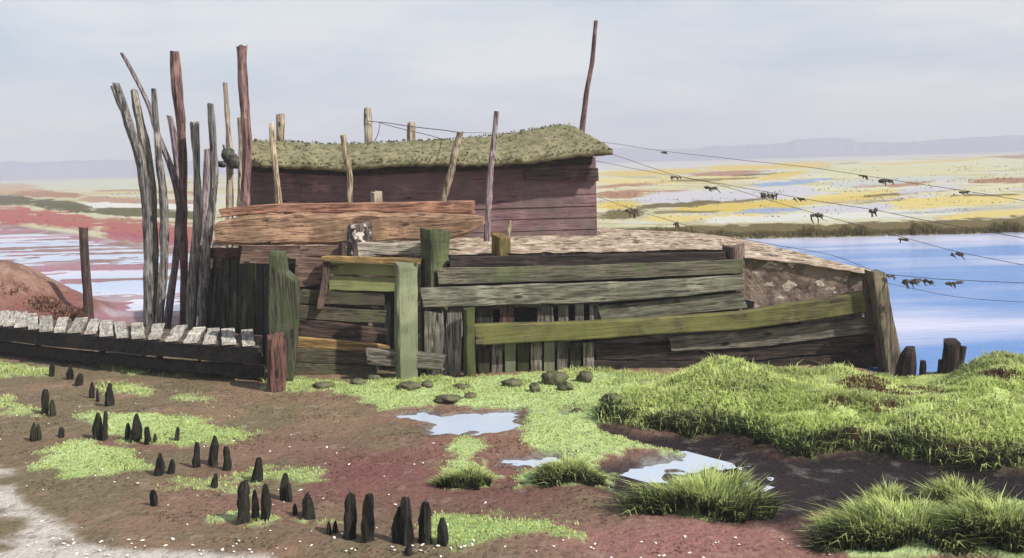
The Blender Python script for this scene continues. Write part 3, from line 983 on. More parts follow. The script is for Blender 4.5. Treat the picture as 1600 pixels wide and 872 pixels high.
# ------------------------------------------------------------------ the hut
HUT_D = 22.95
def build_hut():
    base = P(660, 352, HUT_D)
    t = thing('wooden_hut', base, 'low maroon plank hut with a sagging mossy green roof on top of the bank', 'hut')
    b0 = Vector([float(v) for v in base])
    ident = Matrix.Translation(b0)
    L0 = P(384, 268, HUT_D)[0]; R0 = P(931, 268, HUT_D)[0]
    zt, zb = 3.64, 1.55
    # front wall: overlapping boards with uneven edges
    wallm = wood(A(138, 102, 104, .85), A(118, 86, 88), A(136, 112, 112), 0.5)
    V, F = [], []
    nb = 8
    edges = np.linspace(zb, zt, nb + 1)
    xs = np.linspace(L0, R0, 46)
    for k in range(nb):
        z0, z1 = edges[k], edges[k + 1] + 0.025
        lo = z0 + 0.022 * (fbm(xs * 0.8, xs * 0 + k * 3, 201, 3) - .5); hi = z1 + 0 * xs
        yo = HUT_D - 0.035 + 0.02 * (fbm(xs * 0.5, xs * 0 + k * 7, 202, 2) - .5)
        o = len(V)
        rr = [np.column_stack([xs, yo, lo]), np.column_stack([xs, yo + 0.022, hi]), np.column_stack([xs, yo + 0.05, hi]), np.column_stack([xs, yo + 0.03, lo])]
        n = len(xs)
        for r_ in rr: V.extend(r_.tolist())
        for a in range(4):
            for i in range(n - 1):
                F.append((o + a * n + i, o + a * n + i + 1, o + ((a + 1) % 4) * n + i + 1, o + ((a + 1) % 4) * n + i))
        F.append((o, o + n, o + 2 * n, o + 3 * n)); F.append((o + n - 1, o + 4 * n - 1, o + 3 * n - 1, o + 2 * n - 1))
    V = np.array(V) - np.array(base)
    put('front_wall', mesh_np('front_wall', V, F, wallm), t, ident)
    # side and back walls
    for nm, (xa, xb, ya, yb) in (('side_wall', (L0, L0 + 0.06, HUT_D + 0.03, 26.2)), ('side_wall', (R0 - 0.06, R0, HUT_D + 0.03, 26.2)), ('back_wall', (L0 + .07, R0 - .07, 26.1, 26.2))):
        v = [(x, y, z) for z in (zb, zt) for x, y in ((xa, ya), (xb, ya), (xb, yb), (xa, yb))]
        v = np.array(v) - np.array(base)
        f = [(0, 3, 2, 1), (4, 5, 6, 7), (0, 1, 5, 4), (1, 2, 6, 5), (2, 3, 7, 6), (3, 0, 4, 7)]
        put(nm, mesh_np(nm, v, f, wallm), t, ident)
    # protruding plank ends at the right corner, under the eave
    timber('wall_plate', [(820, 267, 281, HUT_D - .14), (933, 262, 283, HUT_D - .14)], 0.09, wood(A(112, 84, 80), A(66, 48, 48)), t)
    timber('eave_beam', [(386, 253, 268, HUT_D - .10), (540, 259, 275, HUT_D - .10), (780, 250, 266, HUT_D - .10), (926, 236, 256, HUT_D - .10)], 0.16, B_DBRN, t)
    # roof
    eave = [(388, 252), (450, 256), (540, 260), (600, 253), (697, 251), (779, 252), (853, 245), (905, 237), (958, 234)]
    ridge = [(388, 219), (440, 220), (506, 225), (569, 224), (628, 221), (697, 218), (779, 211), (824, 203), (868, 196), (889, 194)]
    E = np.array([P(x, y, 22.35) for x, y in eave]); Rg = np.array([P(x, y, 24.3) for x, y in ridge])
    def rs(A_, n):
        s = np.linspace(0, 1, len(A_)); q = np.linspace(0, 1, n)
        s = np.concatenate([[0], np.cumsum(np.linalg.norm(np.diff(A_, axis=0), axis=1))]); s /= s[-1]
        return np.column_stack([np.interp(q, s, A_[:, k]) for k in range(3)])
    nu, nv = 200, 22
    E, Rg = rs(E, nu), rs(Rg, nu)
    Bk = E.copy(); Bk[:, 1] = 26.7
    rows = []
    for v in np.linspace(0, 1, nv):
        q = E * (1 - v) + Rg * v
        q[:, 2] += 0.03 * math.sin(math.pi * v)
        q[:, 2] += 0.055 * (fbm(q[:, 0] * 3.4, q[:, 1] * 3.4, 211, 4) - .5) + 0.05 * (fbm(q[:, 0] * 11, q[:, 1] * 11, 212, 2) - .5)
        if v == 0:
            q[:, 1] -= 0.10 * (fbm(q[:, 0] * 7, q[:, 0] * 0, 213, 3) - .4)
            q[:, 2] -= 0.04 * (fbm(q[:, 0] * 9, q[:, 0] * 0, 214, 3))
        rows.append(q)
    for v in np.linspace(0, 1, 8)[1:]:
        q = Rg * (1 - v) + Bk * v
        q[:, 2] += 0.05 * (fbm(q[:, 0] * 3.4, q[:, 1] * 3.4, 211, 3) - .5)
        rows.append(q)
    under = []
    for k, (src, v) in enumerate(((Bk, 0), (Rg, 0), (E, 0))):
        q = src.copy(); q[:, 2] -= 0.08 + (0.06 * fbm(q[:, 0] * 6, q[:, 0] * 0, 216, 3) if k == 2 else 0)
        if k == 2: q[:, 1] += 0.02
        under.append(q)
    rows += under
    V = np.vstack(rows) - np.array(base); n = nu; F = []
    nr = len(rows)
    for a in range(nr):
        b_ = (a + 1) % nr
        for i in range(n - 1):
            F.append((a * n + i, a * n + i + 1, b_ * n + i + 1, b_ * n + i))
    F.append(tuple(a * n for a in range(nr))); F.append(tuple(a * n + n - 1 for a in range(nr))[::-1])
    roofm = rough_mat('moss_roof', A(124, 122, 82, .72), A(156, 148, 106, .72), 2.2, A(112, 104, 68, .7), bump=0.06, bs=1.0)
    rf = put('roof', mesh_np('roof', V, F, roofm, True), t, ident)
    # moss and straw tufts growing on the roof
    k = 1700
    u = RNG.integers(0, nu, k); vv = RNG.random(k); ed = RNG.random(k) < 0.3
    vv[ed] = np.where(RNG.random(ed.sum()) < .5, 0.01, 0.99)
    Bq = E[u] * (1 - vv[:, None]) + Rg[u] * vv[:, None]
    Bq = Bq + RNG.normal(0, .03, (k, 3)) * np.array([1, 1, .2])
    H = RNG.uniform(.03, .075, k); W = RNG.uniform(.012, .03, k)
    cA, cB, cC = np.array(A(126, 124, 82, .75)), np.array(A(158, 150, 106, .75)), np.array(A(108, 100, 64, .7))
    mixv = RNG.random((k, 1)); cols = cA * (1 - mixv) + cB * mixv
    dk = RNG.random(k) < 0.18; cols[dk] = cC
    me = blades('moss_tufts', Bq, H, W, RNG.uniform(0, 6.28, k), RNG.uniform(.2, 1.0, k), cols, base=base)
    ch = bpy.data.objects.new('moss_tufts', me); COL.objects.link(ch); ch.parent = rf; ch['kind'] = 'stuff'
build_hut()

# ------------------------------------------------------------------ posts round the hut
def single(name, label, cat, pts, d, mat, group=None, **kw):
    return tag(pole(name, pts, d, mat, **kw), label, cat, group)

GF = 'wooden posts round the hut'
single('wooden_post', 'thick pale post behind the roof near its left end', 'post', [(438, 178, 13), (438, 215, 13), (438, 300, 14), (438, 365, 14)], 27.4, W_TAN, GF)
single('wooden_post', 'thin post in front of the hut at its left end, pale below the eave', 'post', [(424, 192, 8), (426, 222, 9), (430, 260, 9), (433, 290, 10), (437, 330, 12), (437, 350, 12)], 22.0, W_TAN, GF)
single('wooden_post', 'crooked pale post in front of the hut, rising just over the roof ridge', 'post', [(536, 211, 9), (540, 244, 10), (548, 280, 9), (545, 318, 10), (545, 350, 10)], 21.9, W_TAN, GF)
single('post_stub', 'short sawn stub standing just behind the orange log', 'post', [(588, 300, 18), (588, 325, 18), (588, 350, 18)], 20.4, W_PALE, GF, square=True, rot=0.6)
post_wire = single('wooden_post', 'tallest pale post behind the roof with a wire tied round it', 'post', [(574, 170, 11), (575, 190, 13), (576, 222, 13), (577, 300, 14), (577, 360, 14)], 27.4, W_PALE, GF, top='round')
single('wooden_post', 'squat square post behind the roof ridge that the wires pass', 'post', [(643, 192, 14), (643, 222, 15), (643, 300, 15), (643, 360, 15)], 27.4, W_PALE, GF, square=True, rot=0.5)
single('wooden_post', 'post leaning steeply to the right in front of the hut wall', 'post', [(719, 207, 10), (711, 238, 11), (705, 268, 12), (692, 313, 13), (685, 345, 13)], 21.8, W_TAN, GF)
single('wooden_pole', 'slim dark pole in front of the hut, right of the leaning post', 'pole', [(776, 174, 8), (771, 224, 8), (767, 259, 9), (764, 307, 10), (761, 362, 10)], 21.6, W_LILAC, GF)
single('wooden_pole', 'very tall thin pole rising behind the right end of the roof', 'pole', [(931, 33, 6), (925, 100, 7), (917, 140, 8), (909, 205, 9), (903, 260, 9), (895, 350, 10)], 26.9, W_RED, GF)
single('wooden_peg', 'small pale peg standing at the foot of the hut wall', 'peg', [(797, 345, 5), (796, 354, 6), (794, 364, 8)], 22.3, W_TAN, GF, bury=0.2)

# ------------------------------------------------------------------ cluster of drift poles
GP = 'tall weathered poles clustered left of the hut'
def drift(label, pts, d, mat, **kw):
    return single('weathered_pole', label, 'pole', pts, d + 1.5, mat, GP, sides=8, bury=0.5, rag=0.22, step=0.16, **kw)

P1 = drift('grey bent pole with a forked top, leftmost base of the pole cluster',
      [(181, 131, 10), (189, 153, 14), (205, 205, 15), (219, 246, 15), (227, 300, 16), (231, 360, 15), (232, 500, 16), (232, 548, 16)], 18.4, W_GREYD)
pole('fork', [(176, 134, 7), (186, 160, 9), (190, 172, 6)], 19.88, W_GREYD, P1, bury=0, sides=7, rag=.2)
drift('pale grey pole standing close against the forked pole', [(209, 141, 12), (217, 184, 15), (228, 233, 17), (237, 300, 16), (240, 400, 15), (240, 500, 15), (240, 545, 15)], 18.7, W_GREY)
drift('thin curved pole leaning far to the left above the cluster', [(190, 83, 6), (205, 109, 7), (219, 136, 8), (235, 167, 8), (243, 202, 9), (258, 240, 10), (272, 270, 11), (283, 330, 12), (290, 480, 12), (290, 540, 12)], 19.1, W_LILAC)
drift('straight dark grey pole, flat topped, left of the tall maroon pole', [(240, 138, 9), (244, 195, 10), (249, 260, 12), (256, 310, 13), (257, 400, 14), (250, 490, 15), (248, 545, 15)], 18.5, W_GREYD)
drift('tall thick maroon pole in the middle of the cluster', [(273, 82, 16), (276, 126, 18), (283, 195, 14), (286, 264, 13), (287, 336, 12), (288, 420, 13), (287, 500, 14), (287, 540, 14)], 18.9, W_RED)
drift('short lilac pole leaning behind the tall maroon pole, its foot to the left', [(265, 181, 9), (272, 212, 12), (277, 253, 12), (282, 315, 11), (276, 400, 12), (264, 478, 13), (258, 540, 13)], 19.3, W_LILAC)
drift('medium grey post with a blunt brown top, right of the tall maroon pole', [(304, 191, 13), (307, 246, 12), (309, 300, 12), (308, 360, 14), (300, 436, 16), (298, 540, 18)], 18.6, W_GREY)
drift('dark grey pole curving into the dark planks', [(329, 162, 10), (333, 212, 12), (335, 270, 12), (330, 336, 13), (321, 400, 15), (314, 500, 16), (312, 540, 16)], 18.3, W_GREYD)
drift('lower lilac grey pole between the curving pole and the blunt post', [(324, 233, 10), (322, 281, 11), (319, 336, 12), (311, 420, 13), (306, 500, 14), (304, 540, 14)], 18.75, W_LILAC)
NETP = drift('pale slender pole carrying a dark bundle of netting', [(352, 130, 7), (356, 195, 8), (359, 240, 10), (359, 322, 12), (359, 400, 12), (358, 470, 12)], 19.6, W_PALE)
drift('thin pale pole just left of the tall red brown pole', [(374, 183, 7), (377, 219, 8), (376, 264, 9), (375, 322, 10), (374, 400, 10), (374, 470, 10)], 20.0, W_PALE)
drift('tallest red brown pole, right end of the pole cluster beside the hut', [(378, 72, 15), (379, 126, 17), (383, 171, 15), (387, 222, 14), (384, 281, 15), (381, 330, 17), (380, 420, 17), (380, 470, 17)], 19.5, wood(A(152, 118, 110), A(82, 54, 52), axis='Z'))

M_WEED = rough_mat('dried_weed', A(70, 60, 52), A(112, 102, 84), 9, bump=0.03)
M_NET = rough_mat('old_netting', A(60, 62, 56), A(104, 104, 96), 14, bump=0.03)
def net_bundle():
    c = P(358, 246, 20.95)
    t = thing('netting_bundle', c, 'dark grey bundle of old netting tied to a pale pole', 'netting')
    k = 20.95 / FPX
    blob('net_lump', c + np.array([-1 * k, 0, 4 * k]), (10 * k, 8 * k, 11 * k), M_NET, t, .4, 5)
    blob('net_lump', c + np.array([8 * k, -.05, -6 * k]), (8 * k, 7 * k, 12 * k), M_NET, t, .45, 6)
    blob('net_lump', c + np.array([-10 * k, -.02, -10 * k]), (8 * k, 6 * k, 5 * k), M_NET, t, .45, 7)
    pole('tie_end', [(349, 226, 3), (351, 236, 4), (354, 246, 4)], 20.9, W_GREYD, t, bury=0, sides=5)
net_bundle()

# lone post in the mudflat, left
single('mooring_post', 'lone dark post standing in the pink mudflat beyond the footbridge', 'post', [(131, 356, 13), (131, 380, 14), (133, 410, 13), (137, 460, 14), (139, 500, 16)], 25.2, W_BRN, bury=.6)

# ------------------------------------------------------------------ logs and loose timbers on the bank
tag(timber('squared_timber', [(344, 327, 340, 19.3), (420, 319, 333, 19.2), (560, 318, 332, 19.1), (738, 314, 334, 19.0)], 0.5, B_ORANGE, rag=.12),
    'long orange brown timber lying on top of the thicker log', 'timber')
tag(timber('driftwood_log', [(334, 350, 380, 18.9), (350, 341, 384, 18.85), (420, 335, 386, 18.8), (560, 333, 380, 18.7), (700, 335, 376, 18.6), (745, 338, 362, 18.6), (752, 340, 352, 18.6)], 0.55, B_LOG, rag=.12),
    'thick tan driftwood log lying along the bank under the orange timber', 'log')
tag(timber('loose_plank', [(560, 378, 402, 18.1), (668, 376, 398, 18.1)], 0.07, B_WHITE, rag=.15), 'pale grey split plank lying below the right end of the log', 'plank')
tag(pole('speckled_post', [(562, 352, 43), (562, 380, 42), (562, 410, 42)], 18.32, W_SPECK, square=True, rot=0.45, bury=.1), 'stubby post with white speckled right face in front of the log', 'post')
tag(pole('post_stub', [(535, 380, 13), (535, 392, 12), (535, 404, 13)], 18.05, W_BRN, bury=.2), 'small dark stub beside the speckled post', 'post')

# ------------------------------------------------------------------ the dark left bulkhead
b = P(400, 590, 17.8)
BL = thing('plank_bulkhead', (b[0], b[1], 0), 'dark mossy upright plank wall with a stepped end post, behind the end of the footbridge', 'timber wall')
n = 8
for k in range(n):
    s0 = k / n; x = 322 + (426 - 322) * (s0 + 0.5 / n); d = 20.2 - 1.6 * (s0 + 0.5 / n)
    top = 420 - 32 * smooth(0, .4, s0) + 9 * math.sin(k * 2.4)
    pole('upright_plank', [(x, top, 15.5 + (k % 3)), (x, 480, 16), (x + 1, 548, 16)], d, (W_GREENDK if k % 3 else W_BLACK), BL, square=True, rot=math.radians(-36), ratio=0.28, bury=.5)
for k, (x, y) in enumerate(((334, 432), (350, 428), (366, 436), (381, 446))):
    pole('brace_stick', [(x + 4, y, 5), (x, y + 40, 7), (x - 2, y + 90, 8)], 19.6 - .3 * k, W_BLACK, BL, bury=.4, sides=6)
timber('cap_beam', [(328, 388, 404, 19.9), (380, 388, 402, 19.1)], .2, B_MAROON, BL)
def stepped_post():
    out = [(421, 394), (444, 397), (448, 427), (464, 440), (467, 470), (463, 540), (458, 596), (424, 596), (419, 500)]
    d = 17.05
    f = np.array([P(x, y, d) for x, y in out])
    c = f.mean(0)
    f = f - c
    bk = f + np.array([-0.08, 0.55, 0])
    # bevelled front
    cen = f.mean(0)
    fi = cen + (f - cen) * 0.95 + np.array([0, -0.02, 0])
    V, F = loft([fi, f, bk])
    put('stepped_post', mesh_np('stepped_post', V, F, wood(A(92, 92, 70), A(46, 46, 34), A(76, 88, 48), .5, axis='Z')), BL, Matrix.Translation(Vector([float(v) for v in c])))
stepped_post()

# ------------------------------------------------------------------ sunken side of the old slip (left bay)
b = P(540, 590, 17.6)
BAY = thing('board_revetment', (b[0], b[1], 0), 'shorter left bay of the timber wall with sagging mossy and brown boards', 'timber wall')
timber('board', [(376, 384, 412, 18.7), (472, 384, 414, 18.4)], .08, B_FACE, BL)
timber('board', [(470, 384, 402, 18.15), (540, 384, 400, 18.15)], .08, B_FACE, BAY)
timber('board', [(462, 402, 448, 18.0), (506, 404, 446, 18.0)], .08, B_FACE, BAY)
pole('dark_upright', [(511, 402, 13), (509, 430, 14), (505, 452, 14)], 17.85, W_BRN, BAY, square=True, rot=.2)
timber('top_rail', [(505, 400, 409, 17.72), (560, 402, 411, 17.70), (658, 404, 414, 17.62)], .16, B_OCHRE, BAY)
timber('board', [(516, 410, 429, 17.92), (620, 414, 432, 17.85)], .08, B_YGREEN, BAY)
timber('board', [(512, 431, 453, 17.92), (620, 434, 456, 17.85)], .08, B_YGREEN, BAY)
timber('board', [(470, 453, 474, 17.95), (600, 458, 478, 17.9)], .08, B_DKG, BAY)
timber('board', [(468, 476, 498, 17.93), (545, 484, 503, 17.9), (600, 486, 506, 17.9)], .08, B_DKG, BAY)
timber('board', [(466, 498, 526, 17.93), (545, 506, 533, 17.9), (602, 514, 536, 17.9)], .08, B_BRN, BAY)
timber('board', [(464, 527, 543, 17.75), (540, 533, 548, 17.7), (606, 540, 552, 17.7)], .10, B_OCHRE, BAY)
timber('board', [(460, 544, 566, 17.72), (590, 552, 572, 17.7)], .10, B_DKG, BAY)
timber('board', [(460, 567, 592, 17.7), (590, 573, 594, 17.7)], .10, B_DKG, BAY)
for x in (490, 545, 608):
    pole('backing_post', [(x, 440, 20), (x, 500, 20), (x, 590, 20)], 18.15, W_BLACK, BAY, square=True, rot=.1)
timber('backing_board', [(440, 404, 598, 18.45), (700, 404, 598, 18.25)], .06, B_BLACK, BAY, rag=.01)

# ------------------------------------------------------------------ the main timber wall
b = P(1000, 590, 17.3)
TW = thing('timber_revetment', (b[0], b[1], 0), 'long low timber quay wall of grey green boards, right of the pale green upright plank', 'timber wall')
TW['label'] = 'long main bay of the quay wall, grey green boards over one olive sloping beam'
pole('tall_post', [(680, 361, 46), (680, 410, 46), (680, 470, 46), (682, 590, 46)], 17.75, wood(A(92, 92, 66), A(44, 44, 32), A(100, 112, 64), .5, axis='Z'), TW, square=True, rot=math.radians(38), bury=.3, rag=.12)
pole('short_post', [(783, 367, 31), (783, 390, 31), (783, 430, 32)], 17.75, W_OCHRE, TW, square=True, rot=math.radians(40), bury=.4)
pole('capped_post', [(1146, 384, 34), (1147, 420, 32), (1148, 490, 32)], 17.65, wood(A(140, 112, 100), A(70, 54, 50), axis='Z'), TW, square=True, rot=math.radians(40), bury=.2)
timber('backing_board', [(660, 412, 600, 17.66), (930, 410, 600, 17.62)], .06, B_BLACK, TW, rag=.01)
timber('backing_board', [(932, 408, 598, 17.62), (1166, 470, 596, 17.58)], .06, B_BLACK, TW, rag=.01)
timber('backing_board', [(1168, 492, 596, 17.56), (1372, 462, 590, 17.40)], .06, B_BLACK, TW, rag=.01)
timber('top_strake', [(704, 402, 420, 17.5), (900, 399, 416, 17.5), (1135, 394, 410, 17.48)], .14, B_DBRN, TW)  # top plate, its dark brown painting in the shadow strip above the boards
timber('board', [(686, 419, 445, 17.46), (900, 415, 439, 17.46), (1163, 405, 427, 17.44)], .09, B_GREENL, TW, rag=.08)
timber('board', [(658, 450, 481, 17.25), (900, 443, 474, 17.25), (1060, 437, 464, 17.27), (1163, 430, 452, 17.3)], .12, B_GREYG2, TW, rag=.08)
timber('board', [(936, 478, 502, 17.36), (1050, 468, 494, 17.36), (1164, 455, 482, 17.36)], .09, B_GREYG, TW, rag=.1)
timber('sloping_beam', [(743, 508, 540, 17.12), (900, 504, 532, 17.12), (1050, 496, 522, 17.1), (1165, 487, 515, 17.1), (1352, 456, 489, 17.02)], .2, B_OLIVE, TW, rag=.08)
timber('board', [(1050, 526, 550, 17.3), (1180, 516, 543, 17.28), (1362, 496, 520, 17.18)], .09, B_GREY, TW, rag=.1)
timber('board', [(930, 536, 562, 17.36), (1150, 545, 566, 17.34), (1374, 522, 545, 17.22)], .09, B_DBRN, TW, rag=.12)
timber('board', [(930, 563, 588, 17.36), (1160, 566, 590, 17.34), (1250, 558, 582, 17.3), (1384, 548, 574, 17.18)], .09, B_DBRN, TW, rag=.12)
for k in range(9):
    x = 756 + k * 20.5
    pole('sheet_plank', [(x, 535, 17), (x, 560, 17), (x, 600, 17)], 17.38 + .03 * (k % 2), (W_GREENDK, W_GREENP, W_GREYV)[(k * 2) % 3] if k < 6 else (W_GREYV, W_GREENDK)[k % 2], TW, square=True, ratio=.25, bury=.3)
for k, (x, w) in enumerate(((757, 26), (852, 26), (880, 16), (905, 14), (928, 14), (792, 22))):
    pole('packing_block', [(x, 476, w), (x, 488, w), (x, 506, w)], 17.45, W_GREENDK if k == 0 else (W_GREYV, W_RUST)[k == 5], TW, square=True, ratio=.4, bury=.05)
pole('pale_upright', [(634, 414, 36), (634, 470, 38), (635, 555, 36)], 17.05, W_GREENP, TW, square=True, rot=math.radians(22), ratio=.8, bury=.4)
pole('upright_plank', [(678, 486, 30), (679, 530, 31), (680, 588, 32)], 17.34, W_GREYV, TW, square=True, ratio=.25, bury=.3)
pole('upright_plank', [(710, 486, 24), (709, 530, 27), (706, 588, 27)], 17.36, W_GREYV, TW, square=True, ratio=.25, bury=.3)
pole('green_post', [(733, 482, 18), (733, 530, 18), (734, 592, 19)], 17.1, wood(A(84, 88, 48), A(44, 48, 26), A(92, 100, 48), .6, axis='Z'), TW, square=True, rot=.4, bury=.4)
timber('foot_beam', [(572, 545, 570, 17.0), (640, 550, 575, 16.98), (692, 556, 580, 16.96)], .18, B_GREY, TW, rag=.1)
pole('corner_post', [(1367, 424, 27), (1374, 470, 28), (1382, 520, 30), (1392, 580, 32)], 16.98, wood(A(128, 116, 92), A(78, 68, 54), A(110, 108, 72), .3, axis='Z'), TW, square=True, rot=.12, ratio=1.2, bury=.4)
pole('inner_upright', [(1352, 436, 9), (1354, 465, 9), (1357, 500, 10)], 17.06, W_BRN, TW, square=True, bury=.1)
pole('inner_upright', [(1368, 500, 9), (1373, 540, 9), (1380, 582, 10)], 16.93, W_BRN, TW, square=True, bury=.2)

# ------------------------------------------------------------------ footbridge
def build_bridge():
    ZD = 0.68
    near = [(-160, 492), (0, 507), (90, 517), (180, 524), (260, 531), (340, 536), (404, 540)]
    far = [(-160, 473), (0, 486), (90, 496), (180, 503), (260, 509), (340, 514), (410, 519)]
    Nn = np.array([G(x, y, ZD) for x, y in near]); Ff = np.array([G(x, y, ZD) for x, y in far])
    b = (Nn[-1] + Ff[-1]) / 2
    t = thing('footbridge', (b[0], b[1], 0), 'low plank footbridge with pale slats over beams painted shadow-dark, left of the rust brown post', 'footbridge')
    def along(Pts, s):
        L_ = np.concatenate([[0], np.cumsum(np.linalg.norm(np.diff(Pts, axis=0), axis=1))]); L_ /= L_[-1]
        return np.array([np.interp(s, L_, Pts[:, k]) for k in range(3)])
    ns = 25
    for k in range(ns):
        s = (k + 0.5) / ns
        a, c = along(Nn, s), along(Ff, min(1, s + 0.012 * math.sin(k)))
        tang = along(Nn, min(1, s + .01)) - along(Nn, max(0, s - .01)); tang /= np.linalg.norm(tang)
        w = 0.112 * (1 + 0.12 * math.sin(k * 3.3))
        ax = (c - a); Ln = np.linalg.norm(ax); ax /= Ln
        ya = np.cross([0, 0, 1], ax)
        h = 0.025
        nseg = 7; rings = []
        for i in range(nseg):
            q = -Ln / 2 + Ln * i / (nseg - 1)
            j = 0.012 * math.sin(i * 1.7 + k)
            r_ = section_rect(w, h, .3)
            rings.append(np.array([(q + (0.03 * math.sin(k * 5.1) if i in (0, nseg - 1) else 0), u + j * .6, v + 0.01 * math.sin(k * 7.7 + i)) for u, v in r_]))
        V, F = loft(rings)
        o = (a + c) / 2
        R = Matrix(((ax[0], ya[0], 0, o[0]), (ax[1], ya[1], 0, o[1]), (ax[2], ya[2], 1, o[2]), (0, 0, 0, 1)))
        put('slat', mesh_np('slat', V, F, B_SLAT), t, R)
    def beam(Pts, dz0, dz1, th, nm, m, push):
        rings = []
        o = Pts.mean(0)
        for i, s in enumerate(np.linspace(0, 1, 26)):
            p = along(Pts, s)
            tg = along(Pts, min(1, s + .02)) - along(Pts, max(0, s - .02)); tg /= np.linalg.norm(tg)
            nn = np.array([tg[1], -tg[0], 0])
            wv = 0.03 * (fbm(np.array([s * 30]), np.array([0.]), 300, 3)[0] - .5)
            sec = [(push, dz1), (push + th, dz1), (push + th, dz0 + wv), (push, dz0 + wv)]
            rings.append(np.array([p + nn * u + np.array([0, 0, v]) - o for u, v in sec]))
        V, F = loft(rings)
        put(nm, mesh_np(nm, V, F, m), t, Matrix.Translation(Vector([float(v) for v in o])))
    beam(Nn, -0.30, -0.045, 0.10, 'side_beam', B_BLACK, -.06)  # stringer coloured black to carry the shadow beneath the deck
    beam(Nn, -0.56, -0.37, 0.08, 'shadow_rail', B_BLACK, -.14)  # black strip painting in the shadow under the deck
    beam(Ff, -0.44, -0.09, 0.10, 'side_beam', B_BLACK, 0.02)  # back beam, black for the same under-deck shadow
    V, F = [], []
    mid = (Nn + Ff) / 2
    rings = []
    for q in np.linspace(0, 1, 30):
        a, c = along(Nn, q), along(Ff, q)
        a, c = a + (c - a) * .04, a + (c - a) * .96
        rings.append(np.array([a + [0, 0, -.05], c + [0, 0, -.05], c + [0, 0, -.08], a + [0, 0, -.08]]) - b)
    V, F = loft(rings)
    put('runner', mesh_np('runner', V, F, wood(A(134, 118, 104), A(78, 66, 60))), t, Matrix.Translation(Vector([float(v) for v in b])))
    for x, y0, y1, w, m in ((160, 536, 568, 11, W_PALE), (312, 552, 578, 5, W_PALE), (60, 520, 556, 10, W_BLACK), (250, 540, 580, 10, W_BLACK), (372, 548, 586, 12, W_BLACK)):
        g = ground_at(x, y1)
        pole('support_post', [(x, y0, w), (x, (y0 + y1) / 2, w), (x, y1, w)], g[1], m, t, bury=.3, sides=7)
build_bridge()
single('end_post', 'stout rust brown post at the right end of the footbridge', 'post', [(432, 526, 34), (432, 555, 33), (432, 590, 34)], 16.55, W_RUST, square=True, rot=math.radians(20), bury=.4, rag=.12)

# ------------------------------------------------------------------ posts by the river, right
GR = 'dark broken posts at the river edge'
for pts, d, lab in (
        ([(1424, 542, 14), (1420, 555, 26), (1415, 580, 32)], 16.4, 'broadest dark broken post beside the leaning corner of the quay wall'),
        ([(1442, 564, 9), (1442, 575, 11), (1442, 584, 11)], 16.3, 'smallest dark stub just right of the broadest broken post'),
        ([(1469, 562, 7), (1469, 572, 8), (1469, 583, 9)], 16.3, 'narrow dark stub against the left side of the squared river post'),
        ([(1488, 534, 26), (1487, 555, 24), (1485, 584, 23)], 16.2, 'tall squared dark post at the river edge with a sloping top'),
        ([(1506, 541, 11), (1503, 555, 13), (1500, 578, 12)], 16.35, 'slim leaning stub behind the right side of the squared river post')):
    single('broken_post', lab, 'post', pts, d, wood(A(72, 56, 52), A(34, 26, 26), axis='Z'), GR, rag=.3, sides=8, step=.05, bury=.6)

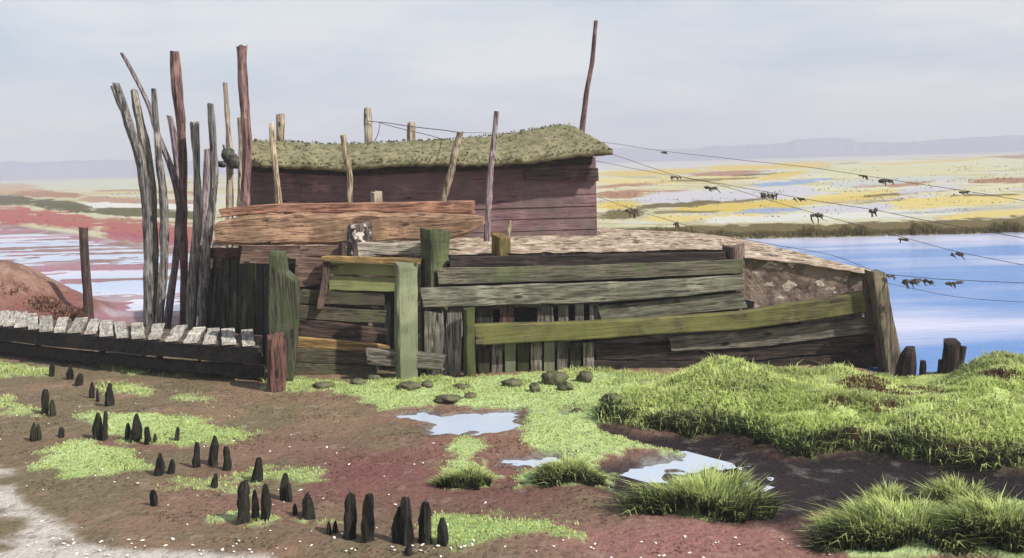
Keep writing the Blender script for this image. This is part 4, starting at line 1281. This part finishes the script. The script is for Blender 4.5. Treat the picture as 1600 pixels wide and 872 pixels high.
# ------------------------------------------------------------------ stake stubs in the mud
STAKES = [
    (81, 568, 588, 10, 'stub at the far left of the row nearest the footbridge'),
    (109, 570, 593, 10, 'pointed stub second from the left in the row below the footbridge'),
    (123.5, 584, 602, 11, 'low rounded stub just right and below the pointed one under the footbridge'),
    (144, 597, 622, 10, 'slim left stub of the trio near the small upper moss patch'),
    (152.6, 608, 628, 7, 'smallest stub in the trio near the small upper moss patch'),
    (171, 599, 634, 14, 'largest stub in the trio near the small upper moss patch'),
    (69.6, 608, 647, 13, 'tall pointed stub of the far left pair'),
    (82, 625, 650, 9, 'shorter stub leaning on the tall one of the far left pair'),
    (52, 661, 689, 10, 'left half of the squat double stub at the left edge'),
    (60, 663, 688, 10, 'right half of the squat double stub at the left edge'),
    (96, 668, 683, 9, 'little lone stub right of the squat double stub at the left edge'),
    (153, 645, 686, 13, 'left half of the big joined pair at the tip of the upper moss patch'),
    (164, 643, 687, 13, 'right half of the big joined pair at the tip of the upper moss patch'),
    (199, 661, 686, 11, 'short stub left of the tall pointed one on the upper moss patch'),
    (212.5, 647, 688, 14, 'tall pointed stub in the middle of the upper moss patch row'),
    (231, 667, 694, 9, 'narrow stub right of the tall pointed one on the upper moss patch'),
    (242, 677, 691, 7, 'tiniest stub at the lower edge of the upper moss patch'),
    (277, 667, 688, 9, 'small solitary stub in the middle of the upper moss patch'),
    (249, 708, 742, 13, 'taller stub of the pair at the right tip of the lower left moss patch'),
    (268, 718, 740, 12, 'shorter stub of the pair at the right tip of the lower left moss patch'),
    (307, 691, 730, 13, 'pointed left stub of the trio at the right end of the upper moss patch'),
    (334, 681, 726, 19, 'largest stub of the trio by the right end of the upper moss patch'),
    (355, 698, 734, 14, 'right hand stub of the trio at the upper moss patch  end'),
    (335, 740, 761, 15, 'low round stub alone below the trio on the bare mud'),
    (402, 715, 753, 17, 'lone upright stub between the trio and the broad shouldered stub'),
    (443, 739, 780, 15, 'tall part of the broad shouldered stub on the middle mud'),
    (452, 755, 784, 12, 'short part of the broad shouldered stub on the middle mud'),
    (381, 752, 815, 22, 'tall thick stub at the left of the large middle trio'),
    (400, 766, 809, 14, 'middle and shortest stub of the large middle trio'),
    (415, 757, 811, 18, 'right hand stub of the large middle trio'),
    (461, 787, 804, 10, 'tiny stub between the large middle trio and the reddish mud'),
    (483, 770, 810, 20, 'blunt lone stub on the reddish mud right of the tiny one'),
    (514, 815, 835, 9, 'left one of two tiny stubs near the foreground pair'),
    (524, 814, 832, 9, 'right one of two tiny stubs near the foreground pair'),
    (547, 772, 841, 27, 'left and thicker stub of the tall foreground pair'),
    (575, 772, 844, 25, 'right stub of the tall foreground pair'),
    (621, 792, 846, 18, 'left shoulder stub of the biggest foreground clump'),
    (635, 777, 849, 24, 'tallest stub of the biggest foreground clump'),
    (665.5, 785, 849, 25, 'stout pointed stub right of the biggest foreground clump'),
    (691.6, 809, 847, 17, 'rightmost small stub of the foreground stubs, at the moss edge'),
    (639, 850, 866, 17, 'knee high crumbled stub lowest of all at the bottom edge'),
    (240, 766, 790, 12, 'stub standing apart on the brown mud left of the tall thick one'),
]
for k, (x, y0, y1, w, lab) in enumerate(STAKES):
    g = ground_at(x, y1)
    d = g[1]
    hgt = y1 - y0
    rs_ = random.Random(k)
    tw = rs_.uniform(.42, .7)
    dx = rs_.uniform(-.16, .16) * w
    pts = [(x + dx, y0, w * tw * .6), (x + dx, y0 + hgt * .10, w * tw), (x + dx * .6, y0 + hgt * .3, w * .74), (x, y0 + hgt * .6, w * .96), (x, y1, w * .9)]
    single('stake_stub', lab.replace('stub', 'black stub', 1), 'stake', pts, d, W_STAKE, 'blackened stake stubs standing in the mud', rag=.5, rug=.45, sides=11, bury=.1, step=.03)

# ------------------------------------------------------------------ stones along the foot of the wall
M_STONE = rough_mat('mossy_stone', A(82, 80, 58), A(120, 114, 88), 6, A(112, 124, 70), bump=.06)
STONES = [(505, 601, 26, 9, 'flat'), (560, 596, 20, 9, 'low'), (585, 588, 22, 12, 'humped'), (640, 603, 30, 12, 'wide'), (668, 600, 16, 10, 'small'),
          (700, 622, 34, 10, 'long flat'), (735, 618, 14, 9, 'round'), (722, 604, 22, 8, 'thin'), (800, 598, 24, 12, 'dark'), (835, 606, 14, 16, 'upright'),
          (870, 590, 34, 24, 'biggest'), (885, 604, 18, 14, 'blunt'), (915, 588, 22, 20, 'tall'), (955, 622, 24, 13, 'isolated'), (903, 640, 13, 10, 'lone dark')]
WHERE = ['left of the footbeam under the left bay', 'under the middle of the left bay', 'against the left end of the grey foot beam', 'below the grey foot beam',
         'right of the wide stone under the foot beam', 'nearest the big puddle', 'right end of the long flat stone', 'between the green post and the puddle',
         'under the upright sheet planks', 'right of the dark stone under the sheet planks', 'in the heap at the right end of the sheet planks',
         'in front of the biggest stone of the heap', 'at the right of the heap against the dark boards', 'on the grass just left of the bank', 'by the tiny puddle at the bank edge']
for k, ((x, y, rw, rh, a), wh) in enumerate(zip(STONES, WHERE)):
    g = ground_at(x, y + rh * .4)
    s = g[1] / FPX
    tag(blob('stone', g + np.array([0, 0, rh * .35 * s]), (rw * s * .62, rw * s * .5, rh * s * .55), M_STONE, None, .6, 40 + k, freq=2.2, flat=.6), f'{a} mossy stone {wh}', 'stone', 'mossy stones at the foot of the wall')

# ------------------------------------------------------------------ wires and the weed caught on them
M_WIRE, _nt, _b, _ = newmat('old_wire')
_b.inputs['Base Color'].default_value = (*A(104, 94, 88), 1); _b.inputs['Roughness'].default_value = .7
def wire(name, pts, label, r=0.006, cat='wire', group=None):
    C = np.array([P(*p) for p in pts])
    Cc, t = resample(np.column_stack([C, np.zeros(len(C))]), 0.25)
    Cc = Cc[:, :3]
    o = Cc[0].copy(); rings = []
    for i in range(len(Cc)):
        tg = Cc[min(i + 1, len(Cc) - 1)] - Cc[max(i - 1, 0)]; tg /= np.linalg.norm(tg)
        u = np.cross(tg, [0, 0, 1]); u /= np.linalg.norm(u); v = np.cross(u, tg)
        w = .01 * np.array([fbm(np.array([t[i] * 2]), np.array([k * 9.]), 400, 2)[0] - .5 for k in range(3)])
        rings.append(np.array([Cc[i] + w + (u * math.cos(a) + v * math.sin(a)) * r - o for a in (0, 1.26, 2.51, 3.77, 5.03)]))
    V, F = loft(rings)
    return tag(put(name, mesh_np(name, V, F, M_WIRE, True), None, Matrix.Translation(Vector([float(v) for v in o]))), label, cat, group)

GW = 'old wires strung from the hut'
wire('wire', [(574, 189, 27.25), (600, 191, 27.27), (643, 198, 27.25), (690, 203, 26), (718, 207, 21.85)], 'upper wire running from the tall pale post to the leaning post', .011, group=GW)
wire('wire', [(592, 191, 27.26), (612, 198, 27.2), (643, 205, 27.18), (666, 210, 26), (697, 219, 24.6)], 'lower slack wire between the pale posts and the ridge', .009, group=GW)
wire('wire', [(594, 192, 27.2), (594, 202, 27.2), (588, 215, 27.2), (584, 224, 27.2)], 'loose wire end hanging beside the tall pale post', .011, group=GW)
wire('wire', [(719, 207, 21.8), (775, 208, 21.5), (850, 213, 22.4), (935, 221, 23.4), (1036, 236, 22), (1184, 253, 20.5), (1272, 262, 19.5), (1381, 279, 18.5), (1512, 299, 17.3), (1700, 330, 16)], 'highest wire passing over the roof and across the far marsh', .0048, group=GW)
wire('wire', [(957, 241, 22.4), (1053, 274, 21), (1197, 300, 19), (1302, 318, 17.5), (1364, 327, 17), (1473, 350, 16), (1600, 372, 15), (1700, 392, 14.2)], 'wire running from the roof tip, crossing the reed bank at the right', .0052, group=GW)
wire('wire', [(926, 250, 23.1), (988, 263, 22.5), (1053, 275, 21.5), (1120, 287, 20.5), (1189, 309, 19.5), (1276, 334, 18.5), (1408, 370, 17), (1495, 394, 16), (1600, 414, 15), (1700, 434, 14.2)], 'wire from under the eave that dips low over the river', .0048, group=GW)
wire('wire', [(930, 306, 23.1), (988, 327, 22), (1058, 348, 21), (1136, 370, 20.2), (1219, 384, 19), (1300, 397, 18), (1366, 424, 17.1)], 'short wire from the hut wall down to the corner post', .0052, group=GW)
wire('wire', [(1374, 427, 17.0), (1425, 433, 16.5), (1500, 438, 15.8), (1600, 442, 15), (1700, 447, 14.2)], 'upper wire from the corner post out over the river', .0052, group=GW)
wire('wire', [(1376, 440, 17.0), (1430, 452, 16.6), (1490, 464, 16.2), (1560, 470, 15), (1700, 478, 14.2)], 'lower wire from the corner post out over the river', .004, group=GW)

CLUMPS = [  # x, y, distance, width, height, label
    (1036, 237, 22.0, 8, 5, 'tiny weed knot on the highest wire nearest the roof'),
    (1348, 274, 18.8, 12, 7, 'thin triangular weed scrap on the highest wire'),
    (1385, 281, 18.4, 24, 9, 'long weed scrap on the highest wire above the brown strip'),
    (1508, 299, 17.35, 18, 6, 'olive weed scrap at the far right of the highest wire'),
    (1055, 276, 21.0, 14, 6, 'small weed knot where two wires meet near the roof tip'),
    (1196, 301, 19.0, 15, 14, 'larger of two weed bunches side by side on the roof tip wire'),
    (1210, 304, 18.8, 12, 9, 'smaller of two weed bunches side by side on the roof tip wire'),
    (1248, 310, 18.2, 18, 6, 'flat weed scrap on the roof tip wire over yellow marsh'),
    (1364, 328, 17.0, 16, 11, 'forked weed bunch on the roof tip wire above the reed bank'),
    (1112, 292, 20.6, 22, 9, 'slanted weed scrap on the eave wire'),
    (1276, 335, 18.5, 22, 15, 'roundest black weed bunch on the eave wire before the reed bank'),
    (1412, 373, 16.9, 18, 7, 'weed scrap on the eave wire where it crosses the river bank'),
    (1495, 395, 16.0, 24, 11, 'weed bunch on the eave wire hanging over open river'),
    (987, 328, 22.0, 18, 14, 'black weed bunch on the short wire close to the hut'),
    (1056, 348, 21.0, 9, 9, 'small weed knot on the short wire near the stony bank'),
    (1390, 430, 16.8, 12, 7, 'small knot on the river wire next to the corner post'),
    (1424, 437, 16.5, 28, 16, 'biggest tattered weed bunch on the upper river wire'),
    (1450, 438, 16.3, 18, 11, 'middle weed bunch on the upper river wire'),
    (1490, 441, 15.9, 28, 11, 'weed bunch with a trailing tail on the upper river wire'),
]
for k, (x, y, d, w, h, lab) in enumerate(CLUMPS):
    s = d / FPX
    c = P(x, y + h * .25, d)
    t = thing('weed_clump', c, lab, 'weed', 'scraps of dried weed caught on the wires')
    rr = random.Random(k * 7)
    for q in range(3):
        f_ = (q - 1) * .3
        blob('weed_lump', P(x + f_ * w + rr.uniform(-.08, .08) * w, y + rr.uniform(0, .35) * h, d), (w * s * rr.uniform(.13, .22), w * s * .13, h * s * rr.uniform(.15, .3)), M_WEED, t, .7, 60 + k * 3 + q, freq=3.0, nu=14, nv=9, smooth_=False)
    for q in range(4):
        x1 = x + rr.uniform(-.5, .5) * w
        pole('weed_strand', [(x1, y, 2.4), (x1 + rr.uniform(0, .25) * w, y + h * .5, 2.2), (x1 + rr.uniform(0.1, .5) * w, y + h * rr.uniform(.6, 1.1), 1.2)], d + rr.uniform(-.06, .06), M_WEED, t, bury=0, sides=5, step=.05)

# ------------------------------------------------------------------ russet shrub at the left edge
def shrub():
    b = np.array([-12.6, 25.0, 0.0])
    t = thing('shrub', b, 'russet brown low shrub on the earth slope at the left edge beyond the footbridge', 'shrub')
    k = 26000
    cent = [(-1.6, .2, 1.2, 1.2, .5), (-.6, .1, .95, 1.0, .6), (.2, 0, .62, .8, .5), (.95, -.1, .32, .7, .4), (1.6, -.1, .12, .6, .25), (-2.6, .2, 1.3, 1.2, .45)]
    ci = RNG.integers(0, len(cent), k)
    Cn = np.array(cent)[ci]
    v = RNG.normal(0, 1, (k, 3)); v /= np.linalg.norm(v, axis=1, keepdims=True)
    v *= RNG.random((k, 1)) ** .4
    Bq = np.column_stack([Cn[:, 0] + v[:, 0] * Cn[:, 3] * .8, Cn[:, 1] + v[:, 1] * .8, Cn[:, 2] + v[:, 2] * Cn[:, 4] * .8])
    nz = fbm(Bq[:, 0] * 2.5 + 30, Bq[:, 2] * 3 + Bq[:, 1], 501, 3)
    keep = (nz > .43) & (Bq[:, 2] > -.1)
    Bq = Bq[keep] + b; k = len(Bq); nz = nz[keep]
    cA, cB = np.array(A(168, 116, 88)), np.array(A(132, 78, 66)); cC = np.array(A(186, 150, 108))
    m = RNG.random((k, 1)); cols = cA * m + cB * (1 - m)
    cols[RNG.random(k) < .2] = cC
    me = blades('foliage', Bq, RNG.uniform(.06, .14, k), RNG.uniform(.012, .03, k), RNG.uniform(0, 6.28, k), RNG.uniform(.2, 1.2, k), cols, base=b)
    o = bpy.data.objects.new('foliage', me); COL.objects.link(o); o.parent = t
    for q in range(9):
        x = -2.8 + q * .45
        ring = []
        for i in range(5):
            f_ = i / 4
            ring.append(np.array([(x + .25 * math.sin(q * 2.1) * f_ + .02 * (1.2 - f_) * math.cos(a), .2 * math.cos(q * 1.3) * f_ + .02 * (1.2 - f_) * math.sin(a), -.1 + f_ * (.75 - .1 * abs(q - 3))) for a in np.linspace(0, 6.28, 6)[:-1]]))
        V, F = loft(ring)
        s_ = put('stem', mesh_np('stem', V, F, W_BRN)); s_.parent = t
shrub()

# ------------------------------------------------------------------ grass
LIME = np.array(A(206, 220, 122, 1.05)); LIME2 = np.array(A(180, 202, 86, .95)); DKG = np.array(A(84, 98, 48, .7)); STRAW = np.array(A(206, 200, 138, .9))
RUSTC = np.array(A(112, 66, 52, .7)); PALEG = np.array(A(208, 224, 158, .95))
def blade_cols(n, w=(.5, .28, .08, .06, .02, .06), rng=RNG):
    pal = np.array([LIME, LIME2, DKG, STRAW, RUSTC, PALEG])
    return pal[rng.choice(6, n, p=np.array(w) / sum(w))] * rng.uniform(.82, 1.15, (n, 1))

def bank_grass():
    lo, hi = BANK.min(0), BANK.max(0)
    hi[0] = min(hi[0], 13.5)
    n = 165000
    X = RNG.uniform(lo[0], hi[0], n); Y = RNG.uniform(lo[1], hi[1], n)
    f = zone_fields(X, Y)
    keep = (f['bank'] < 0.05)
    X, Y = X[keep], Y[keep]; f = {k: v[keep] for k, v in f.items()}
    Z = height(X, Y, f)
    U, V_, _ = to_px(X, Y, Z)
    keep = (U > 900) & (U < 1720)
    X, Y, Z, U, V_ = X[keep], Y[keep], Z[keep], U[keep], V_[keep]; bd = f['bank'][keep]
    n = len(X)
    clump = fbm(X * 2.6, Y * 2.6, 601, 3); c2 = fbm(X * 0.8, Y * 0.8, 602, 3)
    keep = RNG.random(n) < smooth(.25, .5, clump) * .85 + .15
    X, Y, Z, U, V_, bd, clump, c2 = (a[keep] for a in (X, Y, Z, U, V_, bd, clump, c2)); n = len(X)
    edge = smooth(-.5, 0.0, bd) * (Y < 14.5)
    H = (.05 + .12 * clump) * RNG.uniform(.6, 1.25, n) * (1 + .9 * edge)
    H *= 1 - .6 * np.exp(-((U - 1440) / 75) ** 2) * smooth(13.0, 14.5, Y)
    tall = RNG.random(n) < .015; H[tall] *= 1.7
    W = RNG.uniform(.005, .011, n)
    cols = blade_cols(n)
    alt = np.array([LIME2, LIME])[(RNG.random(n) < .5).astype(int)]
    cols = cols * (.72 + .42 * smooth(.35, .6, fbm(X * 1.3, Y * 1.3, 603, 2)))[:, None]
    g2 = smooth(.52, .66, c2)[:, None] * .6
    cols = cols * (1 - g2) + alt * np.array([.9, .95, .8]) * g2
    # russet patches of dead stalks, and shadow painted as darker blades along the edge over the channel
    for (px, py, rx, ry) in ((1352, 604, 40, 13), (1420, 612, 60, 8), (1310, 632, 24, 9), (1385, 640, 22, 9), (1040, 572, 16, 10), (1560, 590, 30, 8), (1330, 690, 45, 10), (1520, 705, 60, 8)):
        m = np.exp(-(((U - px) / rx) ** 2 + ((V_ - py) / ry) ** 2)) * (RNG.random(n) < .75)
        cols = np.where((m > .35)[:, None], RUSTC * RNG.uniform(.7, 1.3, (n, 1)), cols)
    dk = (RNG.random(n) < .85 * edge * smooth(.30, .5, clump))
    cols[dk] = DKG * RNG.uniform(.3, .8, (dk.sum(), 1))  # near-black green blades carry the bank edge's shadow
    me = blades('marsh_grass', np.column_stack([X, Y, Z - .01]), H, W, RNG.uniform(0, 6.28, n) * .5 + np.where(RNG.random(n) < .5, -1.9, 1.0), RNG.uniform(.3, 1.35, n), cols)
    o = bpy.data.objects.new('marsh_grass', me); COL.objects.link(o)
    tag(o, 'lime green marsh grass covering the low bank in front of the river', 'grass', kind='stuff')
bank_grass()

def moss_cover():
    n = 900000
    X = RNG.uniform(-11, 7.5, n); Y = RNG.uniform(9.0, 19.5, n)
    U, V_, _ = to_px(X, Y)
    k0 = (U > -40) & (U < 1640) & (V_ < 890)
    X, Y = X[k0], Y[k0]
    f = zone_fields(X, Y)
    med = fbm(X * 1.1, Y * 1.5, 6, 4)
    g = f['green'] * smooth(0.30, 0.44, med + 0.22 * f['green']) * (f['bank'] > 0) * (f['pud'] > .02)
    keep = RNG.random(len(X)) < g * .42
    X, Y = X[keep], Y[keep]; f = {k: v[keep] for k, v in f.items()}
    Z = height(X, Y, f); n = len(X)
    cl = fbm(X * 4, Y * 4, 611, 3)
    H = (.012 + .035 * cl) * RNG.uniform(.6, 1.3, n) * (1 + 2.2 * smooth(15.4, 16.8, Y) * smooth(.45, .6, fbm(X * 2.2, Y * 2.2, 612, 2)))
    cols = blade_cols(n, (.62, .2, .03, .04, .01, .10))
    me = blades('moss_cover', np.column_stack([X, Y, Z - .004]), H, RNG.uniform(.003, .008, n), RNG.uniform(0, 6.28, n), RNG.uniform(.3, 1.2, n), cols)
    o = bpy.data.objects.new('moss_cover', me); COL.objects.link(o)
    tag(o, 'pale green short growth in patches over the brown mud', 'ground cover', kind='stuff')
moss_cover()

def weed_litter():
    n = 60000
    X = RNG.uniform(-10, 6, n); Y = RNG.uniform(9.0, 18.5, n)
    f = zone_fields(X, Y)
    cl = fbm(X * 1.4, Y * 2.6, 671, 4)
    keep = (f['bank'] > .1) & (f['pud'] > .1) & (f['green'] < .5) & (f['silt'] > .2) & (RNG.random(n) < smooth(.48, .68, cl) * .8)
    X, Y, cl = X[keep], Y[keep], cl[keep]; f = {k: v[keep] for k, v in f.items()}
    Z = height(X, Y, f); n = len(X)
    pal = np.array([A(96, 72, 56), A(74, 58, 44), A(120, 104, 66), A(104, 62, 56), A(110, 122, 66)])
    cols = pal[RNG.choice(5, n, p=[.3, .28, .17, .15, .10])] * RNG.uniform(.7, 1.2, (n, 1))
    me = blades('weed_litter', np.column_stack([X, Y, Z + .002]), RNG.uniform(.008, .03, n), RNG.uniform(.003, .008, n), RNG.uniform(0, 6.28, n), RNG.uniform(.8, 2.2, n), cols)
    o = bpy.data.objects.new('weed_litter', me); COL.objects.link(o)
    tag(o, 'brown scraps of dead weed strewn over the bare mud', 'weed', kind='stuff')
weed_litter()

def tussock(x, y, wpx, hpx, label, n=2000, w=(.52, .24, .12, .06, .01, .05)):
    g = ground_at(x, y)
    s = g[1] / FPX
    t_ = thing('grass_tussock', g, label, 'grass tuft', 'separate grass tussocks on the mud')
    rx = wpx * s / 2; hh = hpx * s
    a = RNG.uniform(0, 6.28, n); r_ = np.sqrt(RNG.random(n))
    r_ = r_ * (.55 + .75 * vnoise(np.cos(a) * 2.2 + x, np.sin(a) * 2.2 + y, 650))
    X = g[0] + rx * r_ * np.cos(a); Y = g[1] + rx * .55 * r_ * np.sin(a)
    cl_ = fbm(X * 7, Y * 7, 640, 3)
    mound = (1 - r_ ** 2) * (.55 + .9 * cl_)
    Z0 = height(X, Y)
    Z = Z0 + mound * hh * .35
    H = hh * RNG.uniform(.22, .8, n) * (.45 + 1.0 * cl_)
    H = np.where(RNG.random(n) < .03, H * 1.5, H)
    az = np.arctan2(np.sin(a) * .7, np.cos(a)) + RNG.normal(0, .5, n)
    cols = blade_cols(n, w)
    low = (RNG.random(n) < .8 * smooth(.45, .85, r_) * (np.sin(a) < .1)); cols[low] = DKG * RNG.uniform(.25, .8, (low.sum(), 1))  # dark blades paint the shade round the tussock's front foot
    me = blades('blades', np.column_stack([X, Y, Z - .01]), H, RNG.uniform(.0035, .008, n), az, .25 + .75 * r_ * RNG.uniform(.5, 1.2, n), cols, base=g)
    o = bpy.data.objects.new('blades', me); COL.objects.link(o); o.parent = t_
    blob('root_mound', g + np.array([0, 0, .0]), (rx * .55, rx * .3, hh * .3), rough_mat('tussock_root', A(96, 104, 50), A(140, 160, 80), 8), t_, .25, int(x))
tussock(1105, 800, 215, 62, 'broad grass tussock alone on the dark channel mud', 5200)
tussock(1410, 838, 260, 62, 'largest grass tussock, at the bottom right over dark mud', 6500)
tussock(1560, 842, 180, 72, 'grass tussock at the bottom right corner of the mud', 5000)
tussock(1385, 798, 70, 40, 'small upper tuft behind the largest tussock', 1400)
tussock(1500, 795, 110, 62, 'tall thin tuft between the two bottom right tussocks', 1500)
tussock(728, 758, 84, 30, 'low tussock on the reddish mud left of the small puddle', 1900)
tussock(885, 748, 104, 38, 'dark based tussock just below the small puddle', 2400)
tussock(1020, 790, 60, 36, 'small pale tuft at the left end of the broad tussock', 900)

def reeds():
    parts_ = []
    n = 26000
    U = RNG.uniform(935, 1750, n)
    yb = np.interp(U, [935, 1300, 1600, 1750], [371, 366, 359, 354]) + RNG.normal(0, 1.6, n)
    pts = np.array([G(u, v, 0)[:2] for u, v in zip(U, yb)])
    f = zone_fields(pts[:, 0], pts[:, 1])
    Z = height(pts[:, 0], pts[:, 1], f)
    keep = Z > -.09
    pts, Z, U = pts[keep], Z[keep], U[keep]; n = len(U)
    cl = fbm(U * .03, U * 0, 621, 3); c2 = fbm(U * .25, U * 0, 622, 2)
    H = (.12 + .45 * smooth(.35, .7, cl) * c2) * RNG.uniform(.6, 1.2, n)
    a_, b_, c_ = np.array(A(128, 112, 46)), np.array(A(96, 88, 36)), np.array(A(156, 136, 66))
    cols = np.stack([a_, b_, c_])[RNG.integers(0, 3, n)] * RNG.uniform(.8, 1.2, (n, 1))
    me = blades('reeds', np.column_stack([pts, Z]), H, RNG.uniform(.008, .02, n), RNG.uniform(0, 6.28, n), RNG.uniform(.1, .5, n), cols)
    o = bpy.data.objects.new('reeds', me); COL.objects.link(o)
    tag(o, 'olive brown reeds fringing the far river bank', 'reeds', kind='stuff')
reeds()

def marsh_tufts():
    n = 7000
    V_ = RNG.uniform(0, 1, n) ** 1.3 * 88 + 12
    U = RNG.uniform(-60, 1700, n)
    U = np.where((U > 380) & (U < 900), U * 0 + RNG.uniform(900, 1700, n), U)
    hor = 277 - 46 * U / 1600
    pts = np.array([G(u, v, 0)[:2] for u, v in zip(U, hor + V_)])
    f = zone_fields(pts[:, 0], pts[:, 1])
    cl = fbm(U * .02, (V_) * .35, 661, 4)
    keep = (f['river'] > .5) & (f['pool'] > .8) & (pts[:, 1] > 36) & (cl > .57)
    pts, U, V_, cl = pts[keep], U[keep], V_[keep], cl[keep]; n = len(U)
    f = {k: v[keep] for k, v in f.items()}
    Z = height(pts[:, 0], pts[:, 1], f)
    c0, _w = ground_colour(pts[:, 0], pts[:, 1], f)
    pal = np.array([A(150, 132, 70), A(120, 108, 58), A(196, 176, 96), A(170, 128, 92)])
    cols = np.minimum(.9, c0 * 1.05) * .8 + pal[RNG.integers(0, 4, n)] * .25
    dist = pts[:, 1]
    me = blades('marsh_tufts', np.column_stack([pts, Z]), RNG.uniform(.04, .15, n) * np.clip(dist / 60, .8, 2.0), RNG.uniform(.02, .05, n) * np.clip(dist / 50, 1, 4), RNG.uniform(0, 6.28, n), RNG.uniform(.3, 1.2, n), cols)
    o = bpy.data.objects.new('marsh_tufts', me); COL.objects.link(o)
    tag(o, 'scattered ochre and olive plants in streaks over the far marsh', 'marsh plants', kind='stuff')
marsh_tufts()

def shell_litter():
    n = 190
    U = RNG.uniform(0, 1600, n); V_ = 600 + 265 * RNG.random(n) ** .8
    U[:150] = RNG.uniform(-20, 700, 150); V_[:90] = RNG.normal(858, 8, 90)
    U[:90] = RNG.uniform(0, 1300, 90)
    m, nt, b_, _ = newmat('oyster_shell')
    b_.inputs['Base Color'].default_value = (.72, .69, .63, 1); b_.inputs['Roughness'].default_value = .5
    Vs, Fs = [], []
    for u, v in zip(U, V_):
        p = G(u, v)
        x, y = p[0], p[1]
        f = zone_fields(np.array([x]), np.array([y]))
        if f['bank'][0] < .1 or f['pud'][0] < .05 or f['chan'][0] < .2: continue
        z = height(np.array([x]), np.array([y]), f)[0]
        r = RNG.uniform(.006, .020); an = RNG.uniform(0, 6.28); tl = RNG.uniform(-.4, .4)
        o = len(Vs); k = 7
        Vs.append((x, y, z + .018 + r * .25))
        for i in range(k):
            a = an + i * 6.283 / k; q = r * RNG.uniform(.7, 1.2)
            dx, dy = q * 1.4 * math.cos(a), q * .9 * math.sin(a)
            Vs.append((x + dx * math.cos(an) - dy * math.sin(an), y + dx * math.sin(an) + dy * math.cos(an), z + .012 + tl * dx))
        for i in range(k):
            Fs.append((o, o + 1 + i, o + 1 + (i + 1) % k))
    tag(put('shell_litter', mesh_np('shell_litter', np.array(Vs), Fs, m)), 'white flecks of broken shell scattered on the mud', 'shells', kind='stuff')
shell_litter()

# ------------------------------------------------------------------ haze
def haze():
    x0, x1, y0, y1, z0, z1 = -1500, 1500, -1500, 1500, -2.0, 46.0
    v = [(x, y, z) for z in (z0, z1) for x, y in ((x0, y0), (x1, y0), (x1, y1), (x0, y1))]
    f = [(0, 3, 2, 1), (4, 5, 6, 7), (0, 1, 5, 4), (1, 2, 6, 5), (2, 3, 7, 6), (3, 0, 4, 7)]
    m = bpy.data.materials.new('haze'); m.use_nodes = True
    nt = m.node_tree; nt.nodes.clear()
    out = nt.nodes.new('ShaderNodeOutputMaterial'); pv = nt.nodes.new('ShaderNodeVolumePrincipled')
    pv.inputs['Color'].default_value = (.86, .86, .95, 1)
    pv.inputs['Density'].default_value = 0.0012
    nt.links.new(pv.outputs[0], out.inputs['Volume'])
    tag(put('haze', mesh_np('haze', np.array(v), f, m)), 'pale damp air over the marsh', 'haze', kind='stuff')
haze()
